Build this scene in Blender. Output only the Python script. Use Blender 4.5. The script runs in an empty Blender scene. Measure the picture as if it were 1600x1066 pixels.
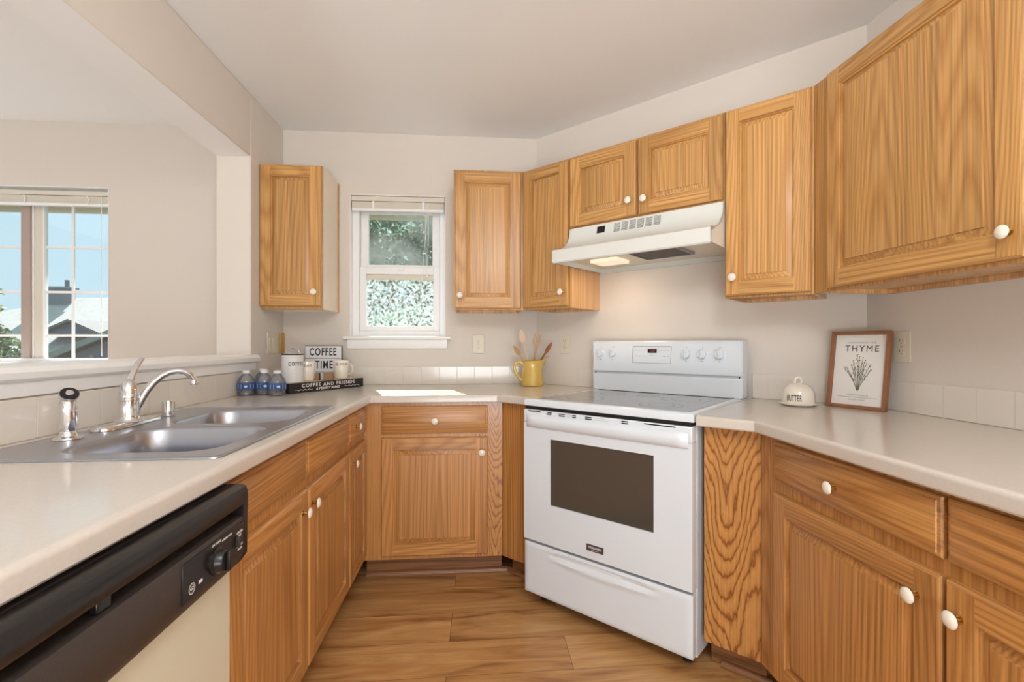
import bpy, bmesh, math, random
from mathutils import Vector, Matrix
random.seed(7)
PI = math.pi; R2 = math.sqrt(2)
S = bpy.context.scene
C = S.collection
# ------------------------------------------------------------------ camera
cam_d = bpy.data.cameras.new('camera'); cam = bpy.data.objects.new('camera', cam_d); C.objects.link(cam)
cam.location = (0, 0, 1.1615); cam.rotation_euler = (PI/2, 0, -0.0864)
cam_d.sensor_width = 36; cam_d.lens = 36*754.5/1600
cam_d.shift_x = -12.6/1600; cam_d.shift_y = 4.65/1600
cam_d.clip_start = 0.02
S.camera = cam
S.view_settings.view_transform = 'Standard'; S.view_settings.look = 'None'
S.view_settings.exposure = -0.07; S.view_settings.gamma = 1.0; S.view_settings.use_curve_mapping = False
# ------------------------------------------------------------------ sky, sun, daylight
W = bpy.data.worlds.new('World'); S.world = W; W.use_nodes = True
nt = W.node_tree; nt.nodes.clear()
wo = nt.nodes.new('ShaderNodeOutputWorld'); bg = nt.nodes.new('ShaderNodeBackground')
bg.inputs['Color'].default_value = (0.60, 0.84, 0.95, 1); bg.inputs['Strength'].default_value = 1.1
nt.links.new(bg.outputs[0], wo.inputs[0])
def light(name, kind, loc, direction, energy, color, **k):
    d = bpy.data.lights.new(name, kind); d.energy = energy; d.color = color
    for a, b in k.items(): setattr(d, a, b)
    o = bpy.data.objects.new(name, d); C.objects.link(o); o.location = loc
    o.rotation_euler = Vector(direction).to_track_quat('-Z', 'Y').to_euler()
    return o
light('sun', 'SUN', (-2, 8, 8), (0.32, -1, -0.86), 20, (1, 0.97, 0.92), angle=0.009)
# unseen rear and living daylight lamps, tilted up to brighten ceilings; globe light added too
light('daylight_rear', 'AREA', (0.1, -2.45, 0.8), (0, 0.8, 1), 142, (0.88, 0.95, 1.0), shape='RECTANGLE', size=2.4, size_y=1.9)
light('daylight_living', 'AREA', (-4.4, 0.4, 0.7), (0.8, 0.0, 1), 66, (0.84, 0.93, 1.0), shape='RECTANGLE', size=3.2, size_y=1.4)
light('added_globe_light', 'POINT', (0.25, -0.25, 2.12), (0, 0, -1), 44, (0.93, 0.97, 1.0), shadow_soft_size=0.2)

# ------------------------------------------------------------------ materials
MAT = {}
def newmat(name):
    m = bpy.data.materials.new(name); m.use_nodes = True
    MAT[name] = m
    return m, m.node_tree, m.node_tree.nodes['Principled BSDF']
def lin(c):
    return tuple(((x/255)/12.92 if x/255 <= 0.04045 else ((x/255+0.055)/1.055)**2.4) for x in c)
def plain(name, rgb, rough=0.5, metal=0, bump=0, bscale=200, spec=0.5, coat=0, noise=0, nscale=20, trans=0, emit=None):
    m, t, b = newmat(name)
    c = lin(rgb)
    b.inputs['Base Color'].default_value = (*c, 1)
    b.inputs['Roughness'].default_value = rough; b.inputs['Metallic'].default_value = metal
    b.inputs['Specular IOR Level'].default_value = spec; b.inputs['Coat Weight'].default_value = coat
    b.inputs['Coat Roughness'].default_value = 0.08
    tc = t.nodes.new('ShaderNodeTexCoord')
    if noise:
        n = t.nodes.new('ShaderNodeTexNoise'); n.inputs['Scale'].default_value = nscale; n.inputs['Detail'].default_value = 5
        r = t.nodes.new('ShaderNodeMapRange'); r.inputs['From Min'].default_value = 0.3; r.inputs['From Max'].default_value = 0.7
        r.inputs['To Min'].default_value = 1-noise; r.inputs['To Max'].default_value = 1+noise
        mx = t.nodes.new('ShaderNodeMix'); mx.data_type = 'RGBA'; mx.blend_type = 'MULTIPLY'; mx.inputs['Factor'].default_value = 1
        mx.inputs[6].default_value = (*c, 1)
        t.links.new(tc.outputs['Object'], n.inputs['Vector']); t.links.new(n.outputs['Fac'], r.inputs['Value'])
        t.links.new(r.outputs[0], mx.inputs[7]); t.links.new(mx.outputs[2], b.inputs['Base Color'])
    if bump:
        n = t.nodes.new('ShaderNodeTexNoise'); n.inputs['Scale'].default_value = bscale; n.inputs['Detail'].default_value = 3
        bp = t.nodes.new('ShaderNodeBump'); bp.inputs['Strength'].default_value = bump; bp.inputs['Distance'].default_value = 0.002
        t.links.new(tc.outputs['Object'], n.inputs['Vector']); t.links.new(n.outputs['Fac'], bp.inputs['Height'])
        t.links.new(bp.outputs[0], b.inputs['Normal'])
    if emit:
        b.inputs['Emission Color'].default_value = (*lin(emit[0]), 1); b.inputs['Emission Strength'].default_value = emit[1]
    return m

def oak(name, axis, base, dark, light_, rings=46.0, scale=4.2, stretch=0.06, contrast=.5, rough=0.36, off=(0, 0, 0), per_object=True):
    """flat-sawn oak: contour lines of a noise field stretched along the grain, plus pores"""
    m, t, b = newmat(name); N = t.nodes.new; L = t.links.new
    tc = N('ShaderNodeTexCoord'); mp = N('ShaderNodeMapping')
    sc = [1, 1, 1]; sc[axis] = stretch; mp.inputs['Scale'].default_value = sc; mp.inputs['Location'].default_value = off
    L(tc.outputs['Object'], mp.inputs['Vector'])
    vec = mp.outputs[0]
    if per_object:
        oi = N('ShaderNodeObjectInfo'); mu = N('ShaderNodeMath'); mu.operation = 'MULTIPLY'; mu.inputs[1].default_value = 37
        L(oi.outputs['Random'], mu.inputs[0])
        ad = N('ShaderNodeVectorMath'); ad.operation = 'ADD'; L(vec, ad.inputs[0]); L(mu.outputs[0], ad.inputs[1]); vec = ad.outputs[0]
    # small wobble across the grain
    wn = N('ShaderNodeTexNoise'); wn.inputs['Scale'].default_value = 34; wn.inputs['Detail'].default_value = 2
    L(vec, wn.inputs['Vector'])
    n1 = N('ShaderNodeTexNoise'); n1.inputs['Scale'].default_value = scale; n1.inputs['Detail'].default_value = 0.6
    n1.inputs['Roughness'].default_value = 0.35
    L(vec, n1.inputs['Vector'])
    m1 = N('ShaderNodeMath'); m1.operation = 'MULTIPLY_ADD'; m1.inputs[1].default_value = 0.018
    L(wn.outputs['Fac'], m1.inputs[0]); L(n1.outputs['Fac'], m1.inputs[2])
    m2 = N('ShaderNodeMath'); m2.operation = 'MULTIPLY'; m2.inputs[1].default_value = rings; L(m1.outputs[0], m2.inputs[0])
    fr = N('ShaderNodeMath'); fr.operation = 'FRACT'; L(m2.outputs[0], fr.inputs[0])
    cr = N('ShaderNodeValToRGB'); e = cr.color_ramp.elements
    mixc = lambda a, b_, k: tuple(a[i]*(1-k)+b_[i]*k for i in range(3))
    B, D, Lt = lin(base), lin(dark), lin(light_)
    Dk = mixc(B, D, min(1, 0.75*contrast))
    M_ = mixc(B, D, .28*contrast)
    e[0].position = 0.0; e[0].color = (*Dk, 1)
    e[1].position = 0.14; e[1].color = (*M_, 1)
    for p_, c_ in ((0.30, mixc(B, Lt, .6)), (0.62, mixc(B, Lt, .9)), (0.86, M_), (1.0, Dk)):
        x = e.new(p_); x.color = (*c_, 1)
    L(fr.outputs[0], cr.inputs[0])
    # pores: long thin streaks
    mp2 = N('ShaderNodeMapping'); s2 = [1, 1, 1]; s2[axis] = stretch*0.18; mp2.inputs['Scale'].default_value = s2
    L(tc.outputs['Object'], mp2.inputs['Vector'])
    n2 = N('ShaderNodeTexNoise'); n2.inputs['Scale'].default_value = 150; n2.inputs['Detail'].default_value = 3; L(mp2.outputs[0], n2.inputs['Vector'])
    mr = N('ShaderNodeMapRange'); mr.inputs['From Min'].default_value = 0.35; mr.inputs['From Max'].default_value = 0.6
    mr.inputs['To Min'].default_value = 0.72; mr.inputs['To Max'].default_value = 1.06; L(n2.outputs['Fac'], mr.inputs['Value'])
    mx = N('ShaderNodeMix'); mx.data_type = 'RGBA'; mx.blend_type = 'MULTIPLY'; mx.inputs['Factor'].default_value = 1
    L(cr.outputs[0], mx.inputs[6]); L(mr.outputs[0], mx.inputs[7])
    # broad tone variation
    n3 = N('ShaderNodeTexNoise'); n3.inputs['Scale'].default_value = 2.2; L(vec, n3.inputs['Vector'])
    mr3 = N('ShaderNodeMapRange'); mr3.inputs['To Min'].default_value = 0.86; mr3.inputs['To Max'].default_value = 1.12
    mr3.inputs['From Min'].default_value = 0.3; mr3.inputs['From Max'].default_value = 0.7; L(n3.outputs['Fac'], mr3.inputs['Value'])
    mx2 = N('ShaderNodeMix'); mx2.data_type = 'RGBA'; mx2.blend_type = 'MULTIPLY'; mx2.inputs['Factor'].default_value = 1
    L(mx.outputs[2], mx2.inputs[6]); L(mr3.outputs[0], mx2.inputs[7]); L(mx2.outputs[2], b.inputs['Base Color'])
    b.inputs['Roughness'].default_value = rough; b.inputs['Coat Weight'].default_value = 0.25; b.inputs['Coat Roughness'].default_value = 0.22
    bp = N('ShaderNodeBump'); bp.inputs['Strength'].default_value = 0.25; bp.inputs['Distance'].default_value = 0.0006
    L(mr.outputs[0], bp.inputs['Height']); L(bp.outputs[0], b.inputs['Normal'])
    return m
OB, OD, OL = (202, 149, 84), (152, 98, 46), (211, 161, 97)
oak('oak_v', 2, OB, OD, OL)
oak('oak_h', 0, OB, OD, OL, off=(3, 1, 2))
oak('oak_p', 2, OB, OD, OL, rings=64, scale=3.2, stretch=.05, contrast=.42, off=(7, 2, 5))
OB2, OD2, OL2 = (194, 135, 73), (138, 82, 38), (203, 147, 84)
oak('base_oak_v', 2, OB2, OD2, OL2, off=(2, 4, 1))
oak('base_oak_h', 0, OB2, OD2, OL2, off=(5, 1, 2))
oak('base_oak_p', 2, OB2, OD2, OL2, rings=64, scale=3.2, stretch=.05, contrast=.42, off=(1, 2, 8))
def cathedral(name, xc, k=5.5, freq=24, half=9, base=OB2, dark=(136, 78, 38), hi=OL2):
    """crown-cut veneer: stacked ragged V lines about the vertical x = xc"""
    m, t, b = newmat(name); N = t.nodes.new; L = t.links.new
    def M(op, a, c=None, d=None):
        n = N('ShaderNodeMath'); n.operation = op
        for i, v in enumerate((a, c, d)):
            if v is None: continue
            if isinstance(v, (int, float)): n.inputs[i].default_value = v
            else: L(v, n.inputs[i])
        return n.outputs[0]
    tc = N('ShaderNodeTexCoord'); sp = N('ShaderNodeSeparateXYZ'); L(tc.outputs['Object'], sp.inputs[0])
    mp = N('ShaderNodeMapping'); mp.inputs['Scale'].default_value = (1, 1, .25); L(tc.outputs['Object'], mp.inputs['Vector'])
    n1 = N('ShaderNodeTexNoise'); n1.inputs['Scale'].default_value = 9; n1.inputs['Detail'].default_value = 1; L(mp.outputs[0], n1.inputs['Vector'])
    n2 = N('ShaderNodeTexNoise'); n2.inputs['Scale'].default_value = 75; n2.inputs['Detail'].default_value = 2; L(mp.outputs[0], n2.inputs['Vector'])
    dx = M('SUBTRACT', sp.outputs[0], xc); r = M('SQRT', M('ADD', M('MULTIPLY', dx, dx), .0007))
    f = M('SUBTRACT', M('ADD', sp.outputs[2], M('MULTIPLY', n1.outputs['Fac'], .5)), M('MULTIPLY', r, k))
    f = M('ADD', f, M('MULTIPLY', n2.outputs['Fac'], .06))
    fr = M('FRACT', M('MULTIPLY', f, freq))
    inside = M('LESS_THAN', M('ABSOLUTE', dx), half); fr = M('ADD', M('MULTIPLY', fr, inside), M('MULTIPLY', M('SUBTRACT', 1, inside), .4))
    cr = N('ShaderNodeValToRGB'); e = cr.color_ramp.elements
    e[0].position = 0; e[0].color = (*lin(dark), 1); e[1].position = .22; e[1].color = (*lin(base), 1)
    for p, c in ((.6, hi), (.85, base), (1, dark)):
        x = e.new(p); x.color = (*lin(c), 1)
    L(fr, cr.inputs[0])
    mp2 = N('ShaderNodeMapping'); mp2.inputs['Scale'].default_value = (1, 1, .02); L(tc.outputs['Object'], mp2.inputs['Vector'])
    n3 = N('ShaderNodeTexNoise'); n3.inputs['Scale'].default_value = 160; n3.inputs['Detail'].default_value = 2; L(mp2.outputs[0], n3.inputs['Vector'])
    mr = N('ShaderNodeMapRange'); mr.inputs['From Min'].default_value = .35; mr.inputs['From Max'].default_value = .6; mr.inputs['To Min'].default_value = .8; mr.inputs['To Max'].default_value = 1.03; L(n3.outputs['Fac'], mr.inputs['Value'])
    mx = N('ShaderNodeMix'); mx.data_type = 'RGBA'; mx.blend_type = 'MULTIPLY'; mx.inputs['Factor'].default_value = 1
    L(cr.outputs[0], mx.inputs[6]); L(mr.outputs[0], mx.inputs[7]); L(mx.outputs[2], b.inputs['Base Color'])
    b.inputs['Roughness'].default_value = .3; b.inputs['Coat Weight'].default_value = .4; b.inputs['Coat Roughness'].default_value = .18
cathedral('oak_zigzag', .082, k=3.4, freq=13)
cathedral('oak_zigzag_stile', .642, k=4.5, freq=19, half=.1)
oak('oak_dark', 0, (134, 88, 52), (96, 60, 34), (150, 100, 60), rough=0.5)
oak('oak_side', 2, (222, 172, 118), (200, 148, 94), (230, 184, 132), rings=10, contrast=.5)
plain('veneer_pale', (242, 226, 204), 0.32, noise=.04, nscale=4)
plain('wall_paint', (226, 217, 207), 0.75, bump=0.22, bscale=55)
plain('ceiling_paint', (244, 243, 242), 0.85, bump=0.22, bscale=40)
plain('trim_white', (250, 249, 247), 0.35)
plain('vinyl_white', (250, 250, 250), 0.3)
plain('vinyl_cream', (225, 218, 200), 0.4)
plain('vinyl_pink', (180, 162, 152), 0.5)
plain('blind_cream', (226, 219, 204), 0.5)
plain('laminate', (210, 201, 190), 0.24, noise=.025, nscale=160, coat=0.3)
plain('tile', (232, 224, 213), 0.12, coat=0.3)
plain('grout', (216, 208, 197), 0.8)
plain('enamel', (227, 234, 241), 0.16, coat=0.4)
plain('enamel_grey', (206, 208, 209), 0.3)
plain('hood_white', (228, 229, 222), 0.28)
plain('hood_under', (238, 230, 212), 0.4)
plain('black_gap', (14, 13, 13), 0.6)
plain('black_plastic', (30, 27, 27), 0.28, bump=.1, bscale=400)
plain('brown_plastic', (62, 54, 50), 0.45, noise=.08, nscale=300, bump=.15, bscale=500)
plain('ivory_panel', (222, 216, 194), 0.3)
plain('chrome', (225, 225, 228), 0.07, metal=1)
plain('steel', (176, 180, 190), 0.3, metal=1)
plain('brass', (206, 170, 96), 0.22, metal=1)
plain('brass_plate', (206, 164, 84), 0.4, metal=.3)
plain('ceramic_white', (240, 232, 218), 0.14, coat=.5)
plain('ivory_plate', (228, 219, 199), 0.35)
plain('dark_slot', (40, 36, 32), 0.5)
plain('yellow_glaze', (222, 186, 92), 0.16, coat=.5, noise=.05, nscale=12)
plain('wood_pale', (222, 198, 168), 0.55, noise=.05, nscale=30)
plain('wood_mid', (202, 160, 118), 0.55, noise=.08, nscale=30)
plain('wood_dark', (150, 92, 56), 0.55, noise=.08, nscale=30)
plain('walnut_frame', (150, 100, 66), 0.45, noise=.12, nscale=25)
plain('paper', (238, 235, 230), 0.6)
plain('ink', (52, 50, 52), 0.7)
plain('ink_grey', (128, 122, 116), 0.7)
plain('leaf_ink', (112, 116, 78), 0.7)
plain('black_paint', (34, 30, 30), 0.5)
plain('white_letters', (235, 232, 228), 0.5)
plain('kraft', (150, 122, 98), 0.7)
plain('tin_white', (228, 227, 226), 0.35)
plain('lightbox_white', (236, 236, 238), 0.35)
plain('rubber', (30, 30, 30), 0.7)
plain('badge', (108, 98, 96), 0.3, metal=.6)
plain('label_blue', (58, 92, 150), 0.35)
plain('label_pale', (196, 220, 236), 0.35)
plain('label_navy', (28, 42, 84), 0.35)
plain('cap_white', (236, 236, 238), 0.4)
plain('filter_dark', (56, 50, 48), 0.5, bump=.6, bscale=300)
plain('vent_grey', (120, 120, 118), 0.5)
plain('burner_ring', (150, 150, 152), 0.2)
plain('siding', (104, 106, 122), 0.8)
plain('siding_pale', (112, 120, 128), 0.8)
plain('fascia', (130, 140, 136), 0.7)
plain('shingle_dimmed', (104, 104, 104), 0.95, noise=.12, nscale=9)  # same roofing, colour darkened for the slopes that catch stronger sun
plain('shingle_lifted', (168, 167, 163), 0.95, noise=.12, nscale=9)  # same roofing, colour lightened to make up for grazing sun on the main roof
plain('soffit', (150, 142, 126), 0.8)
plain('stucco', (190, 180, 165), 0.9)
plain('grass', (80, 90, 62), 0.95, noise=.15, nscale=3)
plain('bark', (92, 76, 60), 0.9)
plain('lens', (255, 240, 215), 0.4, emit=((255, 236, 212), 0.55))
plain('display', (30, 22, 14), 0.15)
plain('digits', (200, 90, 40), 0.4)
def leaf(name, a, b_):
    m, t, b = newmat(name)
    oi = t.nodes.new('ShaderNodeTexNoise'); oi.inputs['Scale'].default_value = 2.3; oi.inputs['Detail'].default_value = 6
    tc = t.nodes.new('ShaderNodeTexCoord'); t.links.new(tc.outputs['Object'], oi.inputs['Vector'])
    cr = t.nodes.new('ShaderNodeValToRGB'); cr.color_ramp.elements[0].position = .35; cr.color_ramp.elements[1].position = .65
    cr.color_ramp.elements[0].color = (*lin(a), 1); cr.color_ramp.elements[1].color = (*lin(b_), 1)
    t.links.new(oi.outputs['Fac'], cr.inputs[0]); t.links.new(cr.outputs[0], b.inputs['Base Color'])
    b.inputs['Roughness'].default_value = .7
    tr = t.nodes.new('ShaderNodeBsdfTranslucent'); t.links.new(cr.outputs[0], tr.inputs['Color'])
    mx = t.nodes.new('ShaderNodeMixShader'); mx.inputs[0].default_value = .45
    out = t.nodes['Material Output']
    t.links.new(b.outputs[0], mx.inputs[1]); t.links.new(tr.outputs[0], mx.inputs[2]); t.links.new(mx.outputs[0], out.inputs[0])
leaf('leaf_green', (86, 112, 94), (142, 164, 146))
leaf('leaf_dark', (52, 76, 54), (112, 134, 92))
def glassy(name, tint=(1, 1, 1), refl=0.07, rough=0.0, diffuse=0.0, dcol=(1, 1, 1), bump=0):
    m, t, b = newmat(name); t.nodes.remove(b)
    out = t.nodes['Material Output']
    tr = t.nodes.new('ShaderNodeBsdfTransparent'); tr.inputs[0].default_value = (*tint, 1)
    gl = t.nodes.new('ShaderNodeBsdfGlossy'); gl.inputs['Roughness'].default_value = rough
    lw = t.nodes.new('ShaderNodeLayerWeight'); lw.inputs[0].default_value = .25
    mr = t.nodes.new('ShaderNodeMapRange'); mr.inputs['To Min'].default_value = refl; mr.inputs['To Max'].default_value = .9
    t.links.new(lw.outputs['Fresnel'], mr.inputs['Value'])
    mx = t.nodes.new('ShaderNodeMixShader'); t.links.new(mr.outputs[0], mx.inputs[0])
    t.links.new(tr.outputs[0], mx.inputs[1]); t.links.new(gl.outputs[0], mx.inputs[2])
    last = mx.outputs[0]
    if diffuse:
        df = t.nodes.new('ShaderNodeBsdfDiffuse'); df.inputs[0].default_value = (*dcol, 1)
        tl = t.nodes.new('ShaderNodeBsdfTranslucent'); tl.inputs[0].default_value = (*dcol, 1)
        ad = t.nodes.new('ShaderNodeMixShader'); ad.inputs[0].default_value = .5
        t.links.new(df.outputs[0], ad.inputs[1]); t.links.new(tl.outputs[0], ad.inputs[2])
        m2 = t.nodes.new('ShaderNodeMixShader'); m2.inputs[0].default_value = diffuse
        if bump:  # patchy grime or screen mesh
            n = t.nodes.new('ShaderNodeTexNoise'); n.inputs['Scale'].default_value = bump; n.inputs['Detail'].default_value = 4
            tc = t.nodes.new('ShaderNodeTexCoord'); t.links.new(tc.outputs['Object'], n.inputs['Vector'])
            q = t.nodes.new('ShaderNodeMapRange'); q.inputs['From Min'].default_value = .4; q.inputs['From Max'].default_value = .62
            q.inputs['To Max'].default_value = diffuse*2; t.links.new(n.outputs['Fac'], q.inputs['Value']); t.links.new(q.outputs[0], m2.inputs[0])
        t.links.new(last, m2.inputs[1]); t.links.new(ad.outputs[0], m2.inputs[2]); last = m2.outputs[0]
    t.links.new(last, out.inputs[0]); return m
m = plain('globe_glass', (250, 246, 240), .3)
glassy('globe_clear', (1, 1, 1), .05); MAT['globe_glass'] = MAT['globe_clear']
glassy('window_glass', (.97, .99, 1), .04)
glassy('dusty_glass', (.95, 1, .98), .04, diffuse=.22, dcol=(.95, 1, 1), bump=3)
glassy('screen_glass', (.92, .95, .94), .02, diffuse=.14, dcol=(.75, .8, .8), bump=55)
glassy('bottle_clear', (.9, .92, .94), .12, rough=.05, diffuse=.08)
m, t, b = newmat('oven_glass'); b.inputs['Base Color'].default_value = (*lin((80, 74, 66)), 1); b.inputs['Roughness'].default_value = .06
b.inputs['Coat Weight'].default_value = .6; b.inputs['Coat Roughness'].default_value = .03
m, t, b = newmat('cooktop_glass'); b.inputs['Base Color'].default_value = (*lin((112, 112, 115)), 1); b.inputs['Roughness'].default_value = .12
b.inputs['Coat Weight'].default_value = .5
# floor: staggered oak-look planks running along X
def floor_mat():
    m, t, b = newmat('plank_floor'); N = t.nodes.new; L = t.links.new
    tc = N('ShaderNodeTexCoord')
    br = N('ShaderNodeTexBrick'); br.offset = 0.37; br.offset_frequency = 2; br.squash = 1
    mp = N('ShaderNodeMapping'); mp.inputs['Location'].default_value = (0.88, 0.10, 0); L(tc.outputs['Object'], mp.inputs['Vector'])
    L(mp.outputs[0], br.inputs['Vector'])
    br.inputs['Color1'].default_value = (0, 0, 0, 1); br.inputs['Color2'].default_value = (1, 1, 1, 1); br.inputs['Mortar'].default_value = (.5, .5, .5, 1)
    br.inputs['Scale'].default_value = 1; br.inputs['Brick Width'].default_value = 1.22; br.inputs['Row Height'].default_value = 0.2
    br.inputs['Mortar Size'].default_value = 0.0009; br.inputs['Mortar Smooth'].default_value = 0
    # per plank offset
    sp = N('ShaderNodeSeparateColor'); L(br.outputs['Color'], sp.inputs[0])
    mu = N('ShaderNodeMath'); mu.operation = 'MULTIPLY'; mu.inputs[1].default_value = 23; L(sp.outputs[0], mu.inputs[0])
    mp2 = N('ShaderNodeMapping'); mp2.inputs['Scale'].default_value = (.16, 1, 1); L(tc.outputs['Object'], mp2.inputs['Vector'])
    ad = N('ShaderNodeVectorMath'); ad.operation = 'ADD'; L(mp2.outputs[0], ad.inputs[0]); L(mu.outputs[0], ad.inputs[1])
    n1 = N('ShaderNodeTexNoise'); n1.inputs['Scale'].default_value = 10; n1.inputs['Detail'].default_value = 6; n1.inputs['Distortion'].default_value = 1.7; L(ad.outputs[0], n1.inputs['Vector'])
    cr = N('ShaderNodeValToRGB'); e = cr.color_ramp.elements
    e[0].position = .30; e[0].color = (*lin((146, 96, 52)), 1); e[1].position = .68; e[1].color = (*lin((214, 168, 110)), 1)
    x = e.new(.45); x.color = (*lin((192, 140, 84)), 1)
    L(n1.outputs['Fac'], cr.inputs[0])
    mp3 = N('ShaderNodeMapping'); mp3.inputs['Scale'].default_value = (.03, 1, 1); L(tc.outputs['Object'], mp3.inputs['Vector'])
    n2 = N('ShaderNodeTexNoise'); n2.inputs['Scale'].default_value = 150; n2.inputs['Detail'].default_value = 3; L(mp3.outputs[0], n2.inputs['Vector'])
    mr = N('ShaderNodeMapRange'); mr.inputs['From Min'].default_value = .35; mr.inputs['From Max'].default_value = .65; mr.inputs['To Min'].default_value = .86; mr.inputs['To Max'].default_value = 1.06
    L(n2.outputs['Fac'], mr.inputs['Value'])
    a = N('ShaderNodeMix'); a.data_type = 'RGBA'; a.blend_type = 'MULTIPLY'; a.inputs['Factor'].default_value = 1; L(cr.outputs[0], a.inputs[6]); L(mr.outputs[0], a.inputs[7])
    mr2 = N('ShaderNodeMapRange'); mr2.inputs['To Min'].default_value = .82; mr2.inputs['To Max'].default_value = 1.1; L(sp.outputs[0], mr2.inputs['Value'])
    a2 = N('ShaderNodeMix'); a2.data_type = 'RGBA'; a2.blend_type = 'MULTIPLY'; a2.inputs['Factor'].default_value = 1; L(a.outputs[2], a2.inputs[6]); L(mr2.outputs[0], a2.inputs[7])
    a3 = N('ShaderNodeMix'); a3.data_type = 'RGBA'; a3.inputs[7].default_value = (*lin((92, 58, 32)), 1); L(br.outputs['Fac'], a3.inputs['Factor']); L(a2.outputs[2], a3.inputs[6])
    L(a3.outputs[2], b.inputs['Base Color']); b.inputs['Roughness'].default_value = .34
floor_mat()

# ------------------------------------------------------------------ mesh helpers
class MB:
    def __init__(s): s.v = []; s.f = []; s.m = []
    def add(s, vs, fs, m=0):
        o = len(s.v); s.v += [tuple(p) for p in vs]
        for f in fs: s.f.append(tuple(i+o for i in f)); s.m.append(m)
        return s
    def box(s, x0, x1, y0, y1, z0, z1, m=0):
        v = [(x0, y0, z0), (x1, y0, z0), (x1, y1, z0), (x0, y1, z0), (x0, y0, z1), (x1, y0, z1), (x1, y1, z1), (x0, y1, z1)]
        return s.add(v, [(3, 2, 1, 0), (4, 5, 6, 7), (0, 1, 5, 4), (1, 2, 6, 5), (2, 3, 7, 6), (3, 0, 4, 7)], m)
    def prism(s, poly, a0, a1, axis=2, m=0):
        """extrude a 2-D polygon along an axis; poly gives the two other coordinates in order"""
        n = len(poly)
        def P(p, a):
            if axis == 2: return (p[0], p[1], a)
            if axis == 0: return (a, p[0], p[1])
            return (p[0], a, p[1])
        v = [P(p, a0) for p in poly]+[P(p, a1) for p in poly]
        f = [tuple(range(n-1, -1, -1)), tuple(range(n, 2*n))]+[(i, (i+1) % n, n+(i+1) % n, n+i) for i in range(n)]
        return s.add(v, f, m)
    def lathe(s, prof, n=24, o=(0, 0, 0), axis=(0, 0, 1), m=0, sx=1.0, mats=None):
        q = Vector((0, 0, 1)).rotation_difference(Vector(axis)); o = Vector(o)
        vs = []; fs = []
        for r, z in prof:
            for k in range(n):
                a = 2*PI*k/n; vs.append(o+q @ Vector((max(r, 1e-5)*math.cos(a)*sx, max(r, 1e-5)*math.sin(a), z)))
        b = len(s.v); s.v += [tuple(p) for p in vs]
        for i in range(len(prof)-1):
            for k in range(n):
                s.f.append((b+i*n+k, b+i*n+(k+1) % n, b+(i+1)*n+(k+1) % n, b+(i+1)*n+k)); s.m.append(mats[i] if mats else m)
        s.f.append(tuple(b+k for k in range(n-1, -1, -1))); s.m.append(mats[0] if mats else m)
        s.f.append(tuple(b+(len(prof)-1)*n+k for k in range(n))); s.m.append(mats[-1] if mats else m)
        return s
    def tube(s, pts, rad, n=12, m=0, flat=1.0):
        pts = [Vector(p) for p in pts]; rad = rad if isinstance(rad, (list, tuple)) else [rad]*len(pts)
        up = None; b = len(s.v)
        for i, p in enumerate(pts):
            t = (pts[min(i+1, len(pts)-1)]-pts[max(i-1, 0)]).normalized()
            if up is None:
                up = t.cross(Vector((0, 0, 1)));
                if up.length < .1: up = t.cross(Vector((0, 1, 0)))
                up.normalize()
            else: up = (up-t*up.dot(t)).normalized()
            w = t.cross(up)
            for k in range(n):
                a = 2*PI*k/n; s.v.append(tuple(p+up*math.cos(a)*rad[i]+w*math.sin(a)*rad[i]*flat))
        for i in range(len(pts)-1):
            for k in range(n): s.f.append((b+i*n+k, b+i*n+(k+1) % n, b+(i+1)*n+(k+1) % n, b+(i+1)*n+k)); s.m.append(m)
        s.f.append(tuple(b+k for k in range(n-1, -1, -1))); s.m.append(m)
        e = b+(len(pts)-1)*n; s.f.append(tuple(e+k for k in range(n))); s.m.append(m)
        return s
    def loops(s, Ls, m=0, cap0=False, cap1=True, mats=None):
        n = len(Ls[0]); b = len(s.v)
        for l in Ls: s.v += [tuple(p) for p in l]
        for i in range(len(Ls)-1):
            for k in range(n): s.f.append((b+i*n+k, b+i*n+(k+1) % n, b+(i+1)*n+(k+1) % n, b+(i+1)*n+k)); s.m.append(mats[i] if mats else m)
        if cap1: s.f.append(tuple(b+(len(Ls)-1)*n+k for k in range(n))); s.m.append(mats[-1] if mats else m)
        if cap0: s.f.append(tuple(b+k for k in range(n-1, -1, -1))); s.m.append(mats[0] if mats else m)
        return s
    def xf(s, M):
        s.v = [tuple(M @ Vector(p)) for p in s.v]; return s
    def build(s, name, mats, parent=None, bevel=0, seg=2, smooth=True, loc=None, rot=None, fix=True):
        me = bpy.data.meshes.new(name); me.from_pydata(s.v, [], s.f)
        for mm in mats: me.materials.append(MAT[mm])
        me.polygons.foreach_set('material_index', s.m)
        if fix:
            bm = bmesh.new(); bm.from_mesh(me); bmesh.ops.recalc_face_normals(bm, faces=bm.faces); bm.to_mesh(me); bm.free()
        if smooth:
            me.polygons.foreach_set('use_smooth', [True]*len(me.polygons)); me.set_sharp_from_angle(angle=math.radians(35))
        o = bpy.data.objects.new(name, me); C.objects.link(o)
        if parent: o.parent = parent
        if loc: o.location = loc
        if rot: o.rotation_euler = rot
        if bevel:
            md = o.modifiers.new('bevel', 'BEVEL'); md.width = bevel; md.segments = seg; md.limit_method = 'ANGLE'; md.angle_limit = math.radians(40)
            md.harden_normals = False
        return o
def tag(o, label=None, cat=None, group=None, kind=None):
    if label: o['label'] = label
    if cat: o['category'] = cat
    if group: o['group'] = group
    if kind: o['kind'] = kind
    return o
def thing(name, label, cat, loc=(0, 0, 0), rz=0, group=None):
    o = bpy.data.objects.new(name, None); C.objects.link(o); o.location = loc; o.rotation_euler = (0, 0, rz); o.empty_display_size = .05
    return tag(o, label, cat, group)
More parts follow.
